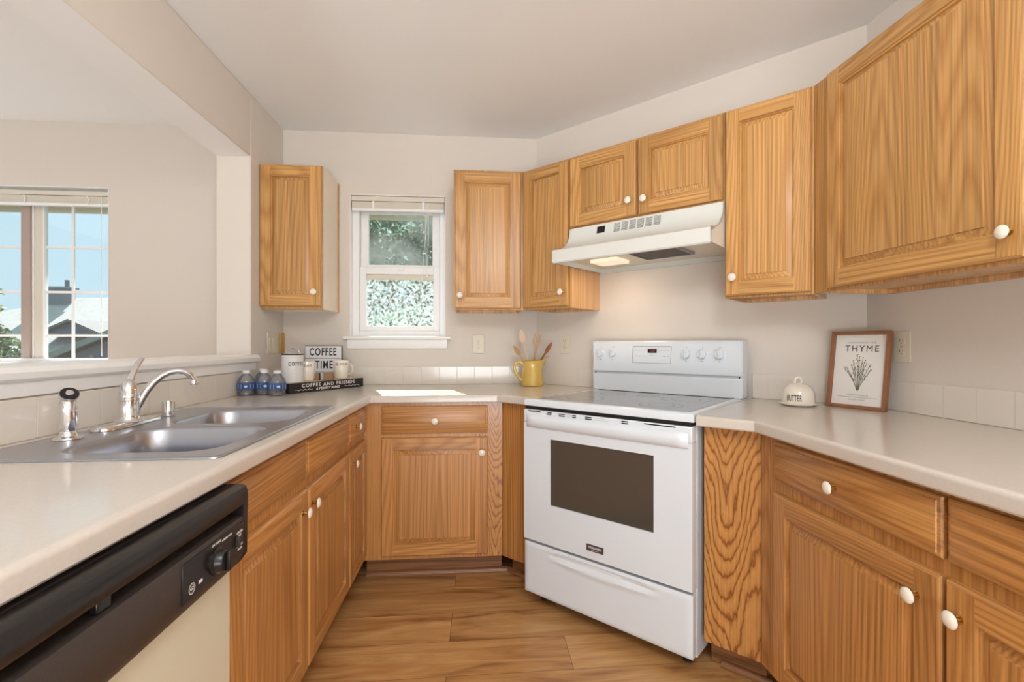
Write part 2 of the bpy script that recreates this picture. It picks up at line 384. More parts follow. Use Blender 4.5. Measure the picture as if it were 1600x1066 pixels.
def copy_tree(o, parent=None):
    c = o.copy(); C.objects.link(c); c.parent = parent
    for ch in [x for x in bpy.data.objects if x.parent == o]: copy_tree(ch, c)
    return c
def text_geo(body, size, extrude=0.0006, align='CENTER', sx=1.0, bold=0.0, shear=0, spacing=1.0):
    cu = bpy.data.curves.new('t', 'FONT'); cu.body = body; cu.size = size; cu.extrude = extrude; cu.align_x = align; cu.align_y = 'CENTER'
    cu.offset = bold; cu.shear = shear; cu.space_character = spacing; cu.resolution_u = 3
    o = bpy.data.objects.new('t', cu); C.objects.link(o)
    dg = bpy.context.evaluated_depsgraph_get(); me = bpy.data.meshes.new_from_object(o.evaluated_get(dg))
    vs = [(v.co.x*sx, v.co.y, v.co.z) for v in me.vertices]; fs = [tuple(p.vertices) for p in me.polygons]
    bpy.data.objects.remove(o); bpy.data.curves.remove(cu); bpy.data.meshes.remove(me)
    return vs, fs
def add_text(mb, body, size, M, m=0, **k):
    """M maps (right, up, out) to the target frame"""
    vs, fs = text_geo(body, size, **k); mb.add([M @ Vector(v) for v in vs], fs, m); return mb
def front_M(x, z, y):   # text on a face whose front looks along -y
    return Matrix(((1, 0, 0, x), (0, 0, -1, y), (0, 1, 0, z), (0, 0, 0, 1)))
def rrect(x0, x1, y0, y1, r, n=6):
    out = []
    for cx_, cy_, a0 in ((x1-r, y0+r, -PI/2), (x1-r, y1-r, 0), (x0+r, y1-r, PI/2), (x0+r, y0+r, PI)):
        for k in range(n+1):
            a = a0+PI/2*k/n; out.append((cx_+r*math.cos(a), cy_+r*math.sin(a)))
    return out
def fill_poly(mb, outer, holes, z, m=0, flip=False):
    bm = bmesh.new(); es = []
    for lp in [outer]+holes:
        vs = [bm.verts.new((p[0], p[1], z)) for p in lp]
        es += [bm.edges.new((vs[i], vs[(i+1) % len(vs)])) for i in range(len(vs))]
    bmesh.ops.triangle_fill(bm, edges=es, use_beauty=True, use_dissolve=False)
    bm.verts.index_update()
    mb.add([v.co[:] for v in bm.verts], [tuple(v.index for v in (f.verts if not flip else reversed(f.verts))) for f in bm.faces], m); bm.free()

# ------------------------------------------------------------------ room shell
XL, YB, ZC, XR = -1.162, 3.0, 2.4425, 1.554
D1 = 3.365   # diagonal wall: X + Y = D1
XW = -1.332  # living side of the pass-through wall
def struct(name, mb, mats, **k):
    o = mb.build(name, mats, **k); o['kind'] = 'structure'; return o
struct('floor', MB().box(-4.7, 1.75, -2.7, 3.14, -.06, 0), ['plank_floor'], smooth=False)
struct('ceiling', MB().box(-4.7, 1.75, -2.7, 3.14, ZC, ZC+.1), ['ceiling_paint'], smooth=False)
# back wall with two window openings
BW = (-.773, -.201, 1.207, 2.068)      # back window opening
LW = (-3.35, -2.138, 1.055, 2.068)     # living window opening
mb = MB(); y0, y1 = YB, YB+.14
xs = [-4.7, LW[0], LW[1], BW[0], BW[1], 1.75]
for i in range(5):
    if i == 1: mb.box(xs[i], xs[i+1], y0, y1, 0, LW[2]); mb.box(xs[i], xs[i+1], y0, y1, LW[3], ZC)
    elif i == 3: mb.box(xs[i], xs[i+1], y0, y1, 0, BW[2]); mb.box(xs[i], xs[i+1], y0, y1, BW[3], ZC)
    else: mb.box(xs[i], xs[i+1], y0, y1, 0, ZC)
struct('wall_back', mb, ['wall_paint'], smooth=False)
mb = MB(); mb.prism([(.3646, 3.0), (1.554, 1.811), (1.66, 1.811), (1.66, 3.0)], 0, ZC); struct('wall_diagonal', mb, ['wall_paint'], smooth=False)
struct('wall_right', MB().box(XR, 1.75, -2.6, 1.811, 0, ZC), ['wall_paint'], smooth=False)
struct('wall_rear', MB().box(-4.7, 1.75, -2.7, -2.6, 0, ZC), ['wall_paint'], smooth=False)
struct('wall_living', MB().box(-4.7, -4.6, -2.6, 3.0, 0, ZC), ['wall_paint'], smooth=False)
# pass-through wall: half wall, pier at the back corner, dropped beam
YJ = 2.587; YA = -.6
struct('wall_left', MB().box(XW, XL, YA, YJ, 0, 1.065).box(XW, XL, YJ, YB, 0, ZC).box(XW, XL, YA-.35, YA, 0, ZC), ['wall_paint'], smooth=False, bevel=.006)
bm_ = MB().box(XW, XL, YA, YJ, 2.125, ZC); bm_.m[0] = 1; struct('beam', bm_, ['wall_paint', 'ceiling_paint'], bevel=.006)
mb = MB()
mb.prism([(XW-.02, 1.068), (XL+.018, 1.066), (XL+.026, 1.074), (XL+.028, 1.09), (XL+.020, 1.103), (XL+.01, 1.106), (XW-.012, 1.106), (XW-.02, 1.098)], YA, YJ, axis=1)
mb.prism([(XL-.001, 1.028), (XL+.010, 1.028), (XL+.013, 1.066), (XL-.001, 1.066)], YA, YJ+.03, axis=1)
mb.prism([(XL-.001, 1.068), (XL+.018, 1.066), (XL+.026, 1.074), (XL+.028, 1.09), (XL+.020, 1.103), (XL+.01, 1.106), (XL-.001, 1.106)], YJ, YJ+.045, axis=1)
struct('trim_1', mb, ['trim_white'])

# ------------------------------------------------------------------ windows
def window_back():
    x0, x1, z0, z1 = BW
    fr = MB(); ya, yb = 3.06, 3.13
    e = .001
    fr.box(x0+e, x0+.040, ya, yb, z0+e, z1-e); fr.box(x1-.040, x1-e, ya, yb, z0+e, z1-e)
    fr.box(x0+.040, x1-.040, ya, yb, z1-.045, z1-e); fr.box(x0+.040, x1-.040, ya, yb, z0+e, z0+.035)
    w = struct('window_1', fr, ['vinyl_white'], bevel=.003)
    # jamb liners of the reveal, white
    j = MB(); j.box(x0-.0005, x0+.003, YB-.002, ya, z0, z1); j.box(x1-.003, x1+.0005, YB-.002, ya, z0, z1); j.box(x0, x1, YB-.002, ya, z1-.003, z1+.0005)
    j.build('reveal_lining', ['trim_white'], w)
    s = MB(); ys = 3.078; a, b_ = x0+.041, x1-.041
    zt0, zt1 = 1.612, z1-.046
    for (q0, q1, q2, q3) in ((a, a+.048, zt0, zt1), (b_-.048, b_, zt0, zt1), (a+.048, b_-.048, zt1-.045, zt1), (a+.048, b_-.048, zt0, zt0+.048)):
        s.box(q0, q1, ys+.02, ys+.045, q2, q3)
    s1 = s.build('upper_sash', ['vinyl_white'], w, bevel=.003)
    MB().box(a+.04, b_-.04, ys+.030, ys+.034, zt0+.04, zt1-.04).build('glass', ['dusty_glass'], s1)
    s = MB(); zb0, zb1 = z0+.036, 1.640
    for (q0, q1, q2, q3) in ((a, a+.040, zb0, zb1), (b_-.040, b_, zb0, zb1), (a+.040, b_-.040, zb1-.045, zb1), (a+.040, b_-.040, zb0, zb0+.030)):
        s.box(q0, q1, ys-.012, ys+.018, q2, q3)
    s.box(a+.040, b_-.040, ys+.000, ys+.018, zb1-.078, zb1-.046, 1)
    s2 = s.build('lower_sash', ['vinyl_white', 'vinyl_cream'], w, bevel=.003)
    MB().box(a+.035, b_-.035, ys+.004, ys+.008, zb0+.025, zb1-.04).build('glass', ['window_glass'], s2)
    MB().box(a, b_, ys+.047, ys+.048, zb0, zb1).build('insect_screen', ['screen_glass'], w)
    l = MB().box(-.50, -.46, ys-.02, ys-.012, zb1-.02, zb1-.005); l.build('sash_lock', ['vinyl_white'], w, bevel=.002)
    # stool and apron
    st = MB(); st.prism([(2.966, 1.196), (2.972, 1.190), (3.059, 1.190), (3.059, 1.207), (2.974, 1.208), (2.967, 1.204)], x0-.032, x1+.032, axis=0)
    # the stool runs into the opening only between the jambs: horns stop at the wall face
    sv = struct('trim_2', MB().prism([(2.966, 1.194), (2.973, 1.188), (2.9995, 1.188), (2.9995, 1.209), (2.974, 1.209), (2.967, 1.204)], x0-.034, x1+.034, axis=0)
           .box(x0+.001, x1-.001, 2.999, 3.059, 1.2075, 1.212)
           .prism([(2.986, 1.135), (2.9995, 1.130), (2.9995, 1.188), (2.982, 1.188), (2.980, 1.165)], x0-.012, x1+.012, axis=0), ['trim_white'])
    # blind drawn up under the head
    bl = thing('window_blind', 'raised cream mini blind inside the small kitchen window head', 'blind', ((x0+x1)/2, 3.02, z1-.005), 0)
    hw = (x1-x0)/2-.006
    MB().box(-hw, hw, -.012, .014, -.030, 0).build('headrail', ['blind_cream'], bl, bevel=.002)
    s = MB()
    for k in range(9): s.box(-hw+.004, hw-.004, -.012, .013, -.0379-k*.0045, -.034-k*.0045)
    s.build('slats', ['blind_cream'], bl)
    MB().box(-hw+.003, hw-.003, -.013, .013, -.090, -.074).build('bottom_rail', ['vinyl_white'], bl, bevel=.003)
    for xx in (-hw+.13, hw-.13): MB().box(xx-.006, xx+.006, -.0145, -.0125, -.09, -.03).build('ladder_tape', ['vinyl_white'], bl)
    MB().tube([(hw-.10, -.016, -.03), (hw-.098, -.018, -.25), (hw-.105, -.018, -.47)], .0012, 6).tube([(hw-.118, -.016, -.03), (hw-.114, -.018, -.25), (hw-.108, -.018, -.47)], .0012, 6).lathe([(.001, 0), (.006, -.004), (.004, -.02)][::-1], 8, (hw-.107, -.018, -.47)).build('cord', ['vinyl_white'], bl)
    MB().tube([(hw-.135, -.016, -.47), (hw-.15, -.018, -.65), (hw-.165, -.02, -.82)], .0018, 6).tube([(hw-.10, -.016, -.03), (hw-.135, -.016, -.47)], .001, 6).build('wand', ['vinyl_white'], bl)
window_back()
def window_living():
    x0, x1, z0, z1 = LW; e = .001
    fr = MB(); ya, yb = 3.07, 3.135
    fr.box(x0+e, x0+.035, ya, yb, z0+e, z1-e); fr.box(x1-.012, x1-e, ya, yb, z0+e, z1-e)
    fr.box(x0+.035, x1-.012, ya, yb, z1-.045, z1-e); fr.box(x0+.035, x1-.012, ya, yb, z0+e, z0+.022)
    w = struct('window_2', fr, ['vinyl_white'], bevel=.003)
    j = MB(); j.box(x0, x0+.003, YB-.002, ya, z0, z1); j.box(x1-.003, x1+.0005, YB-.002, ya, z0, z1); j.box(x0, x1, YB-.002, ya, z1-.003, z1+.0005)
    j.build('reveal_lining', ['trim_white'], w)
    xm = -2.612
    # fixed right half: stile, muntins, glass
    s = MB(); za, zb = z0+.022, z1-.045
    s.box(xm-.012, xm+.001, 3.085, 3.11, za, zb, 1)
    s.box(xm+.001, xm+.050, 3.088, 3.11, za, zb, 2); s.box(xm+.050, xm+.058, 3.084, 3.112, za, zb)
    s.box(x1-.022, x1-.012, 3.085, 3.11, za, zb)
    r = s.build('fixed_sash', ['vinyl_white', 'trim_white', 'blind_cream'], w, bevel=.002)
    mu = MB(); xv = -2.405
    mu.box(xv-.007, xv+.007, 3.094, 3.102, za, zb)
    for zz in (1.7365, 1.470, 1.2115): mu.box(xm+.05, x1-.015, 3.095, 3.103, zz-.007, zz+.007)
    mu.build('muntin_grid', ['trim_white'], r)
    MB().box(xm+.05, x1-.012, 3.097, 3.100, za, zb).build('glass', ['window_glass'], r)
    # sliding left half
    s = MB(); s.box(xm-.082, xm-.062, 3.10, 3.13, za, zb, 1); s.box(xm-.062, xm-.012, 3.075, 3.12, za, zb, 2)
    l = s.build('sliding_sash', ['vinyl_white', 'vinyl_cream', 'vinyl_pink'], w, bevel=.002)
    mu = MB()
    for xv in (-2.88, -3.08): mu.box(xv-.007, xv+.007, 3.108, 3.116, za, zb)
    for zz in (1.7365, 1.470, 1.2115): mu.box(x0+.035, xm-.08, 3.109, 3.117, zz-.007, zz+.007)
    mu.build('muntin_grid', ['trim_white'], l)
    MB().box(x0+.03, xm-.08, 3.111, 3.114, za, zb).build('glass', ['window_glass'], l)
    struct('trim_3', MB().box(x0-.03, x1+.0, 2.975, 2.9995, z0-.022, z0+.002).box(x0+.001, x1-.001, 2.9995, 3.069, z0+.0005, z0+.003), ['trim_white'])
    bl = thing('window_blind', 'wide cream mini blind raised in the living room window', 'blind', ((x0+x1)/2, 3.03, z1-.018), 0)
    hw = (x1-x0)/2-.005
    MB().box(-hw, hw, -.013, .016, -.026, 0).build('headrail', ['blind_cream'], bl, bevel=.002)
    s = MB()
    for k in range(9): s.box(-hw+.004, hw-.004, -.012, .013, -.0334-k*.0045, -.0295-k*.0045)
    s.build('slats', ['blind_cream'], bl)
    MB().box(-hw+.003, hw-.003, -.014, .013, -.086, -.070).build('bottom_rail', ['vinyl_white'], bl, bevel=.003)
    for xx in (hw-.12, hw-.46, -hw+.12): MB().tube([(xx, -.0145, -.08), (xx+.008, -.016, -.045), (xx-.004, -.0145, -.03)], .0035, 6).build('cord_loop', ['vinyl_white'], bl)
    MB().tube([(hw-.045, -.015, -.025), (hw-.045, -.016, -.5), (hw-.043, -.016, -.96)], .0015, 6).build('cord', ['vinyl_white'], bl)
window_living()

# ------------------------------------------------------------------ cabinets
def door_mb(x0, x1, z0, z1, th=.019, fw=.056):
    """raised-panel door; front looks along -y, back face at y = 0"""
    mb = MB()
    def rc(i, y): return [(x0+i, y, z0+i), (x1-i, y, z0+i), (x1-i, y, z1-i), (x0+i, y, z1-i)]
    def ring(a, b_):  # faces 0 bottom,1 right,2 top,3 left
        o = len(mb.v); mb.v += a+b_
        for k in range(4):
            mb.f.append((o+k, o+(k+1) % 4, o+4+(k+1) % 4, o+4+k)); mb.m.append(1 if k in (0, 2) else 0)
    L = [rc(0, -.0005), rc(0, -th+.006), rc(.0025, -th+.002), rc(.006, -th)]
    for i in range(3): ring(L[i], L[i+1])
    mb.add(rc(0, -.0005), [(0, 1, 2, 3)], 0)
    y = -th; a = .006; f = fw
    for (p, q, r, s_, mm) in ((x0+a, x0+f, z0+a, z1-a, 0), (x1-f, x1-a, z0+a, z1-a, 0), (x0+f, x1-f, z0+a, z0+f, 1), (x0+f, x1-f, z1-f, z1-a, 1)):
        mb.add([(p, y, r), (q, y, r), (q, y, s_), (p, y, s_)], [(0, 1, 2, 3)], mm)
    L = [rc(f, -th), rc(f+.0012, -th+.006), rc(f+.006, -th+.006), rc(f+.0075, -th+.0135), rc(f+.028, -th+.0045), rc(f+.0286, -th+.0008)]
    mats_ = []
    for i in range(5):
        o = len(mb.v); mb.v += L[i]+L[i+1]
        for k in range(4):
            mb.f.append((o+k, o+(k+1) % 4, o+4+(k+1) % 4, o+4+k)); mb.m.append((1 if k in (0, 2) else 0) if i < 3 else 2)
    mb.add(L[5], [(0, 1, 2, 3)], 2)
    return mb
def drawer_mb(x0, x1, z0, z1, th=.019):
    mb = MB()
    def rc(i, y): return [(x0+i, y, z0+i), (x1-i, y, z0+i), (x1-i, y, z1-i), (x0+i, y, z1-i)]
    mb.loops([rc(0, -.0005), rc(0, -th+.009), rc(.003, -th+.0055), rc(.009, -th+.004), rc(.0105, -th+.0015), rc(.014, -th)], cap0=True)
    return mb
def knob(parent, x, z, y=-.019):
    k = MB()
    prof = [(.0085, 0), (.0085, .002), (.0045, .004), (.0045, .013), (.007, .016), (.0155, .0185), (.0165, .0205), (.0162, .022), (.0125, .0255), (.006, .0275), (.001, .028)]
    k.lathe(prof, 20, (x, y, z), (0, -1, 0), mats=[0, 0, 0, 0, 0, 0, 1, 1, 1, 1, 1])
    return k.build('knob', ['brass', 'ceramic_white'], parent, fix=True)
def cabinet(name, label, group, origin, rz, w, h, d, doors=(), drawers=(), toe=False, side='oak_side', front=None, cat='cabinet', z0=None, shoe=None, bottom_in=.016, ends=(True, True), mitre=(0, 0)):
    """origin: lower left front corner of the face frame; x to the right seen from the front, y into the wall"""
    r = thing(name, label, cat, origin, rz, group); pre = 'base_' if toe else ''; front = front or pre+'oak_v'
    b = MB(); zb = .107 if toe else 0
    b.box(0, w, 0, .019, zb, h, 0)
    t_ = .012
    b.prism([(0, .0191), (t_, .0191), (t_, d), (0, d+mitre[0])], zb, h, m=1); b.prism([(w-t_, .0191), (w, .0191), (w, d+mitre[1]), (w-t_, d)], zb, h, m=1)
    b.box(t_, w-t_, .0191, d-.006, zb+bottom_in, zb+bottom_in+.012, 1)
    b.box(t_, w-t_, d-.008, d, zb, h, 1)
    if not toe:
        b.box(t_, w-t_, .0191, d-.008, h-.014, h, 1); b.box(t_, w-t_, d-.026, d-.008, zb, zb+bottom_in, 1)
    else:
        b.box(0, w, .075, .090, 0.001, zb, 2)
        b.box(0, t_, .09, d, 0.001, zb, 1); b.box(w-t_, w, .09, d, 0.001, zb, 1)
    bo = b.build('body', [front, side, 'oak_dark'], r, bevel=.0008, seg=1)
    if toe:
        s0, s1 = shoe if shoe else (0, w)
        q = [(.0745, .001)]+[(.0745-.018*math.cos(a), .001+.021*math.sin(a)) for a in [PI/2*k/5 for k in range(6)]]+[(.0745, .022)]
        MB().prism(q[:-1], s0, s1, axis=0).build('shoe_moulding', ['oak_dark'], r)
    for i, dr in enumerate(doors):
        x0, x1, za, zb_, kx, kz = dr[:6]
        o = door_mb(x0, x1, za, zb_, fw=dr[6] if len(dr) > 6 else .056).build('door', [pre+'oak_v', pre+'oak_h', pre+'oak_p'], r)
        knob(o, kx, kz)
        if len(dr) > 7:
            dr[7](o)
    for (x0, x1, za, zb_, kx, kz) in drawers:
        o = drawer_mb(x0, x1, za, zb_).build('drawer' if kx is not None else 'false_drawer_front', [pre+'oak_h'], r)
        if kx is not None: knob(o, kx, kz)
    return r
GU = 'oak wall cabinets'; GB = 'oak base cabinets'
def Dpt(D, s): return ((D+s*R2)/2, (D-s*R2)/2)
# ---- wall cabinets (z 1.350 - 2.125)
ZU = 1.350; HU = 2.125-ZU
cabinet('wall_cabinet', 'narrow oak wall cabinet with pale side, left of the small window', None, (XL+.0015, 2.695, ZU), 0, .320, HU, .3045,
        doors=[(.002, .317, .015, .770, .285, .090, .055)], side='veneer_pale')
MB().box(.3202, .3245, .289, .3035, .0, HU).build('scribe_strip', ['oak_v'], bpy.data.objects['wall_cabinet'])
cabinet('wall_cabinet', 'oak wall cabinet right of the small window, knob at its lower left', None, (-.1355, 2.689, ZU), 0, .3875, HU, .3100,
        doors=[(.007, .372, .008, .764, .035, .079)])
F = 2.947; o0 = -1.726
def dcab(name, label, s0, s1, zlo, zhi, doors, **k):
    x, y = Dpt(F, s0)
    return cabinet(name, label, None, (x, y, zlo), -PI/4, s1-s0, zhi-zlo, (D1-F)/R2-.001, doors=[(a-s0, b_-s0, c-zlo, d-zlo, e-s0, f-zlo)+tuple(g) for (a, b_, c, d, e, f, *g) in doors], **k)
dcab('wall_cabinet', 'narrow angled oak wall cabinet left of the range hood', -1.726, -1.4125, ZU, 2.125, [(-1.717, -1.419, 1.361, 2.115, -1.452, 1.432, .05)])
dcab('wall_cabinet', 'short two-door oak wall cabinet above the range hood', -1.412, -.6385, 1.752, 2.125, [(-1.404, -1.034, 1.762, 2.113, -1.066, 1.834), (-1.024, -.644, 1.762, 2.113, -.990, 1.828)])
dcab('wall_cabinet', 'angled oak wall cabinet right of the range hood', -.638, -.3185, ZU, 2.125, [(-.633, -.328, 1.358, 2.118, -.602, 1.432, .055)])
xr = 1.249; yr = F-xr
cabinet('wall_cabinet', 'widest oak wall cabinet, its top cut off by the photo', None, (xr, yr, ZU), -PI/2, 1.60, HU, XR-xr-.001,
        doors=[(yr-1.616, yr-.992, .010, .768, yr-1.020, .072, .060), (yr-.984, yr-.36, .010, .768, yr-.95, .072, .060)])
# ---- base cabinets (top 0.875)
HB = .8755
XF = -.557
cabinet('base_cabinet', 'oak sink base cabinet beside the dishwasher, two doors under false drawers', None, (XF, 1.074, 0), PI/2, 1.012, HB, .603, toe=True,
        doors=[(.030, .514, .128, .700, .466, .640), (.526, 1.006, .128, .700, .548, .645)],
        drawers=[(.030, .504, .735, .857, None, None), (.512, 1.006, .735, .857, None, None)])
cabinet('base_cabinet', 'narrow oak base cabinet in the far left corner, one door and drawer', None, (XF, 2.0865, 0), PI/2, .3165, HB, .603, toe=True, shoe=(0, .28),
        doors=[(.004, .306, .128, .700, .015+.028, .645, .050)], drawers=[(.004, .306, .735, .857, .100, .797)])
cabinet('base_cabinet', 'oak base cabinet under the small window, single door and drawer', None, (XF, 2.404, 0), 0, .677, HB, .594, toe=True, shoe=(.0, .677+.03),
        doors=[(.088, .603, .128, .704, .575, .630)], drawers=[(.088, .603, .723, .857, .347, .786)], front='oak_zigzag_stile')
x, y = Dpt(2.524, -1.6145)
cabinet('filler_panel', 'plain oak angled panel between back cabinet and the stove left side', None, (x+.001, y, 0), -PI/4, .223, HB, .54, toe=True, cat='filler panel', shoe=(-.02, .223))
x, y = Dpt(2.451, -.603)
cabinet('filler_panel', 'oak angled panel with bold zigzag grain right of the stove', None, (x, y, 0), -PI/4, .1855, HB, .60, toe=True, cat='filler panel', front='oak_zigzag', shoe=(.04, .1855+.02))
YR0 = 1.5195
cabinet('base_cabinet', 'wide oak base cabinet on the right, two doors and two drawers', None, (.931, YR0, 0), -PI/2, 1.30, HB, XR-.931-.001, toe=True,
        doors=[(YR0-1.430, YR0-.883, .128, .700, .585, .637, .058), (YR0-.873, YR0-.33, .128, .700, .676, .637, .058)],
        drawers=[(YR0-1.430, YR0-.883, .733, .858, .352, .792), (YR0-.873, YR0-.33, .733, .858, .92, .792)])
cabinet('base_cabinet', 'oak base cabinet nearest the camera left of the dishwasher', None, (XF, -.19, 0), PI/2, .655, HB, .603, toe=True,
        doors=[(.02, .32, .128, .700, .29, .64), (.335, .64, .128, .700, .36, .64)], drawers=[(.02, .64, .735, .857, .33, .797)])

# ------------------------------------------------------------------ worktops
def worktop(name, label, front, back, hole=None, z0=.8765, z1=.914):
    """front: polyline of the exposed nosing; back: remaining outline points (closing the polygon, anticlockwise overall)"""
    n = len(front); P = [Vector(p) for p in front]
    nor = []
    for i in range(n):
        ds = []
        if i > 0: ds.append((P[i]-P[i-1]).normalized())
        if i < n-1: ds.append((P[i+1]-P[i]).normalized())
        ns = [Vector((d.y, -d.x)) for d in ds]
        a = sum(ns, Vector((0, 0))).normalized(); a = a/ a.dot(ns[0]); nor.append(a)
    r = .011; prof = [(-.020, z1), (-r, z1)]+[(-r+r*math.sin(a), z1-r+r*math.cos(a)) for a in [PI/2*k/5 for k in range(1, 6)]]+[(0, z0+.004), (-.003, z0), (-.020, z0)]
    mb = MB(); b = 0
    for i in range(n):
        for (o, z) in prof: q = P[i]+nor[i]*o; mb.v.append((q.x, q.y, z))
    k = len(prof)
    for i in range(n-1):
        for j in range(k-1): mb.f.append((i*k+j, (i+1)*k+j, (i+1)*k+j+1, i*k+j+1)); mb.m.append(0)
    for i in (0, n-1): mb.f.append(tuple(i*k+j for j in range(k))); mb.m.append(0)
    inner = [P[i]-nor[i]*.020 for i in range(n)]
    poly = [(q.x, q.y) for q in inner]+list(back)
    holes = [hole] if hole else []
    fill_poly(mb, poly, holes, z1); fill_poly(mb, poly, holes, z0, flip=True)
    m_ = len(poly); o = len(mb.v)
    mb.v += [(p[0], p[1], z0) for p in poly]+[(p[0], p[1], z1) for p in poly]
    for i in range(n-1, m_): j = (i+1) % m_; mb.f.append((o+i, o+j, o+m_+j, o+m_+i)); mb.m.append(0)
    if hole:
        h = len(hole); o = len(mb.v); mb.v += [(p[0], p[1], z0) for p in hole]+[(p[0], p[1], z1) for p in hole]
        for i in range(h): j = (i+1) % h; mb.f.append((o+i, o+h+i, o+h+j, o+j)); mb.m.append(0)
    bm = bmesh.new(); me = bpy.data.meshes.new(name); me.from_pydata(mb.v, [], mb.f); bm.from_mesh(me)
    bmesh.ops.remove_doubles(bm, verts=bm.verts, dist=1e-5); bmesh.ops.recalc_face_normals(bm, faces=bm.faces); bm.to_mesh(me); bm.free()
    me.materials.append(MAT['laminate']); me.polygons.foreach_set('use_smooth', [True]*len(me.polygons)); me.set_sharp_from_angle(angle=math.radians(30))
    ob = bpy.data.objects.new(name, me); C.objects.link(ob); tag(ob, label, 'worktop'); return ob
g = .0015
sA = -1.3885
hole = rrect(-1.085, -.585, 1.115, 1.925, .03, 3)
worktop('worktop', 'beige laminate worktop with the sink set in it, wrapping the left corner',
        [(-.514, -.2), (-.514, 2.366), (.0915, 2.366), Dpt(2.4575, sA)],
        [Dpt(D1-.003, sA), (.3646-.0018, YB-g), (XL+g, YB-g), (XL+g, -.2)], hole)
sB = -.6115
worktop('worktop', 'beige laminate worktop right of the stove holding the framed print', [Dpt(2.371, sB), (.886, 1.485), (.886, -.2)],
        [(XR-g, -.2), (XR-g, 1.811-.002), Dpt(D1-.003, sB)])

# ------------------------------------------------------------------ tile backsplash (one course of 108 mm tiles)
def tiles(name, label, p0, p1, skip=(), first=.108):
    p0 = Vector(p0); p1 = Vector(p1); L = (p1-p0).length; u = (p1-p0)/L; nrm = Vector((-u.y, u.x))*-1
    mb = MB(); z0, z1 = .9142, 1.023; x = 0; nx = first
    def bx(a, b_, t0, t1, za, zb, m, c=.0012):
        def P(s, t, z): q = p0+u*s+nrm*t; return (q.x, q.y, z)
        Ls = [[P(a, t0, za), P(b_, t0, za), P(b_, t0, zb), P(a, t0, zb)], [P(a, t1-c*.4, za), P(b_, t1-c*.4, za), P(b_, t1-c*.4, zb), P(a, t1-c*.4, zb)],
              [P(a+c, t1, za+c), P(b_-c, t1, za+c), P(b_-c, t1, zb-c), P(a+c, t1, zb-c)]]
        mb.loops(Ls, m, cap0=True)
    bx(0, L, .0005, .0076, z0, z1-.001, 1)
    while x < L-.012:
        e = min(x+nx, L)
        bx(x+.0008, e-.0008, .0077, .0088, z0+.001, z1, 0)
        x = e; nx = .108
    o = mb.build(name, ['tile', 'grout'], smooth=False); return tag(o, label, 'backsplash')
tiles('tile_backsplash', 'row of cream tiles under the pass-through sill behind the sink', (XL, -.19), (XL, 2.99), first=.05)
tiles('tile_backsplash', 'row of cream tiles on the back wall under the small window', (XL+.0095, YB), (.3646-.004, YB), first=.05)
a = Dpt(D1, -1.858); b_ = Dpt(D1, -1.392)
tiles('tile_backsplash', 'short row of cream tiles on the angled wall left of the stove', a, b_, first=.09)
a = Dpt(D1, -.608); b_ = Dpt(D1, -.1865)
tiles('tile_backsplash', 'row of cream tiles behind the butter dish right of the stove', a, b_, first=.07)
tiles('tile_backsplash', 'row of cream tiles on the right wall beyond the framed print', (XR, 1.80), (XR, -.19), first=.10)

# ------------------------------------------------------------------ sink
def sink():
    r = thing('kitchen_sink', 'stainless steel double bowl sink set into the left worktop', 'sink', (-.83, 1.52, .914))
    ox, oy, oz = -.83, 1.52, .914
    z = .0045
    def T(l, zz): return [(p[0]-ox, p[1]-oy, zz) for p in l]
    outer = rrect(-1.105, -.556, 1.092, 1.948, .022)
    b1 = rrect(-.962, -.602, 1.150, 1.500, .075); b2 = rrect(-.962, -.602, 1.550, 1.880, .075)
    mb = MB()
    def ins(l, d):
        c = (sum(p[0] for p in l)/len(l), sum(p[1] for p in l)/len(l)); w = max(abs(p[0]-c[0]) for p in l); h = max(abs(p[1]-c[1]) for p in l)
        return [(c[0]+(p[0]-c[0])*(w-d)/w, c[1]+(p[1]-c[1])*(h-d)/h) for p in l]
    o_in = ins(outer, .010)
    tmp = MB(); fill_poly(tmp, o_in, [b1, b2], z); mb.add([(v[0]-ox, v[1]-oy, v[2]) for v in tmp.v], tmp.f)
    mb.loops([T(outer, .0006), T(ins(outer, .001), .003), T(ins(outer, .005), .0055), T(o_in, z)], cap1=False)
    rim = mb.build('rim', ['steel'], r)
    for bb in (b1, b2):
        q = MB(); q.loops([T(bb, z), T(ins(bb, .004), z-.002), T(ins(bb, .009), z-.010), T(ins(bb, .013), -.06), T(ins(bb, .020), -.150), T(ins(bb, .032), -.170), T(ins(bb, .055), -.178), T(ins(bb, .12), -.181)])
        bo = q.build('bowl', ['steel'], r, fix=False)
        md = bo.modifiers.new('thickness', 'SOLIDIFY'); md.thickness = .0009; md.offset = -1
        c = (sum(p[0] for p in bb)/len(bb)-ox, sum(p[1] for p in bb)/len(bb)-oy)
        MB().lathe([(.001, .000), (.030, 0), (.038, .002), (.042, .003), (.044, .001)], 24, (c[0], c[1], -.1805)).build('drain', ['chrome'], bo)
sink()
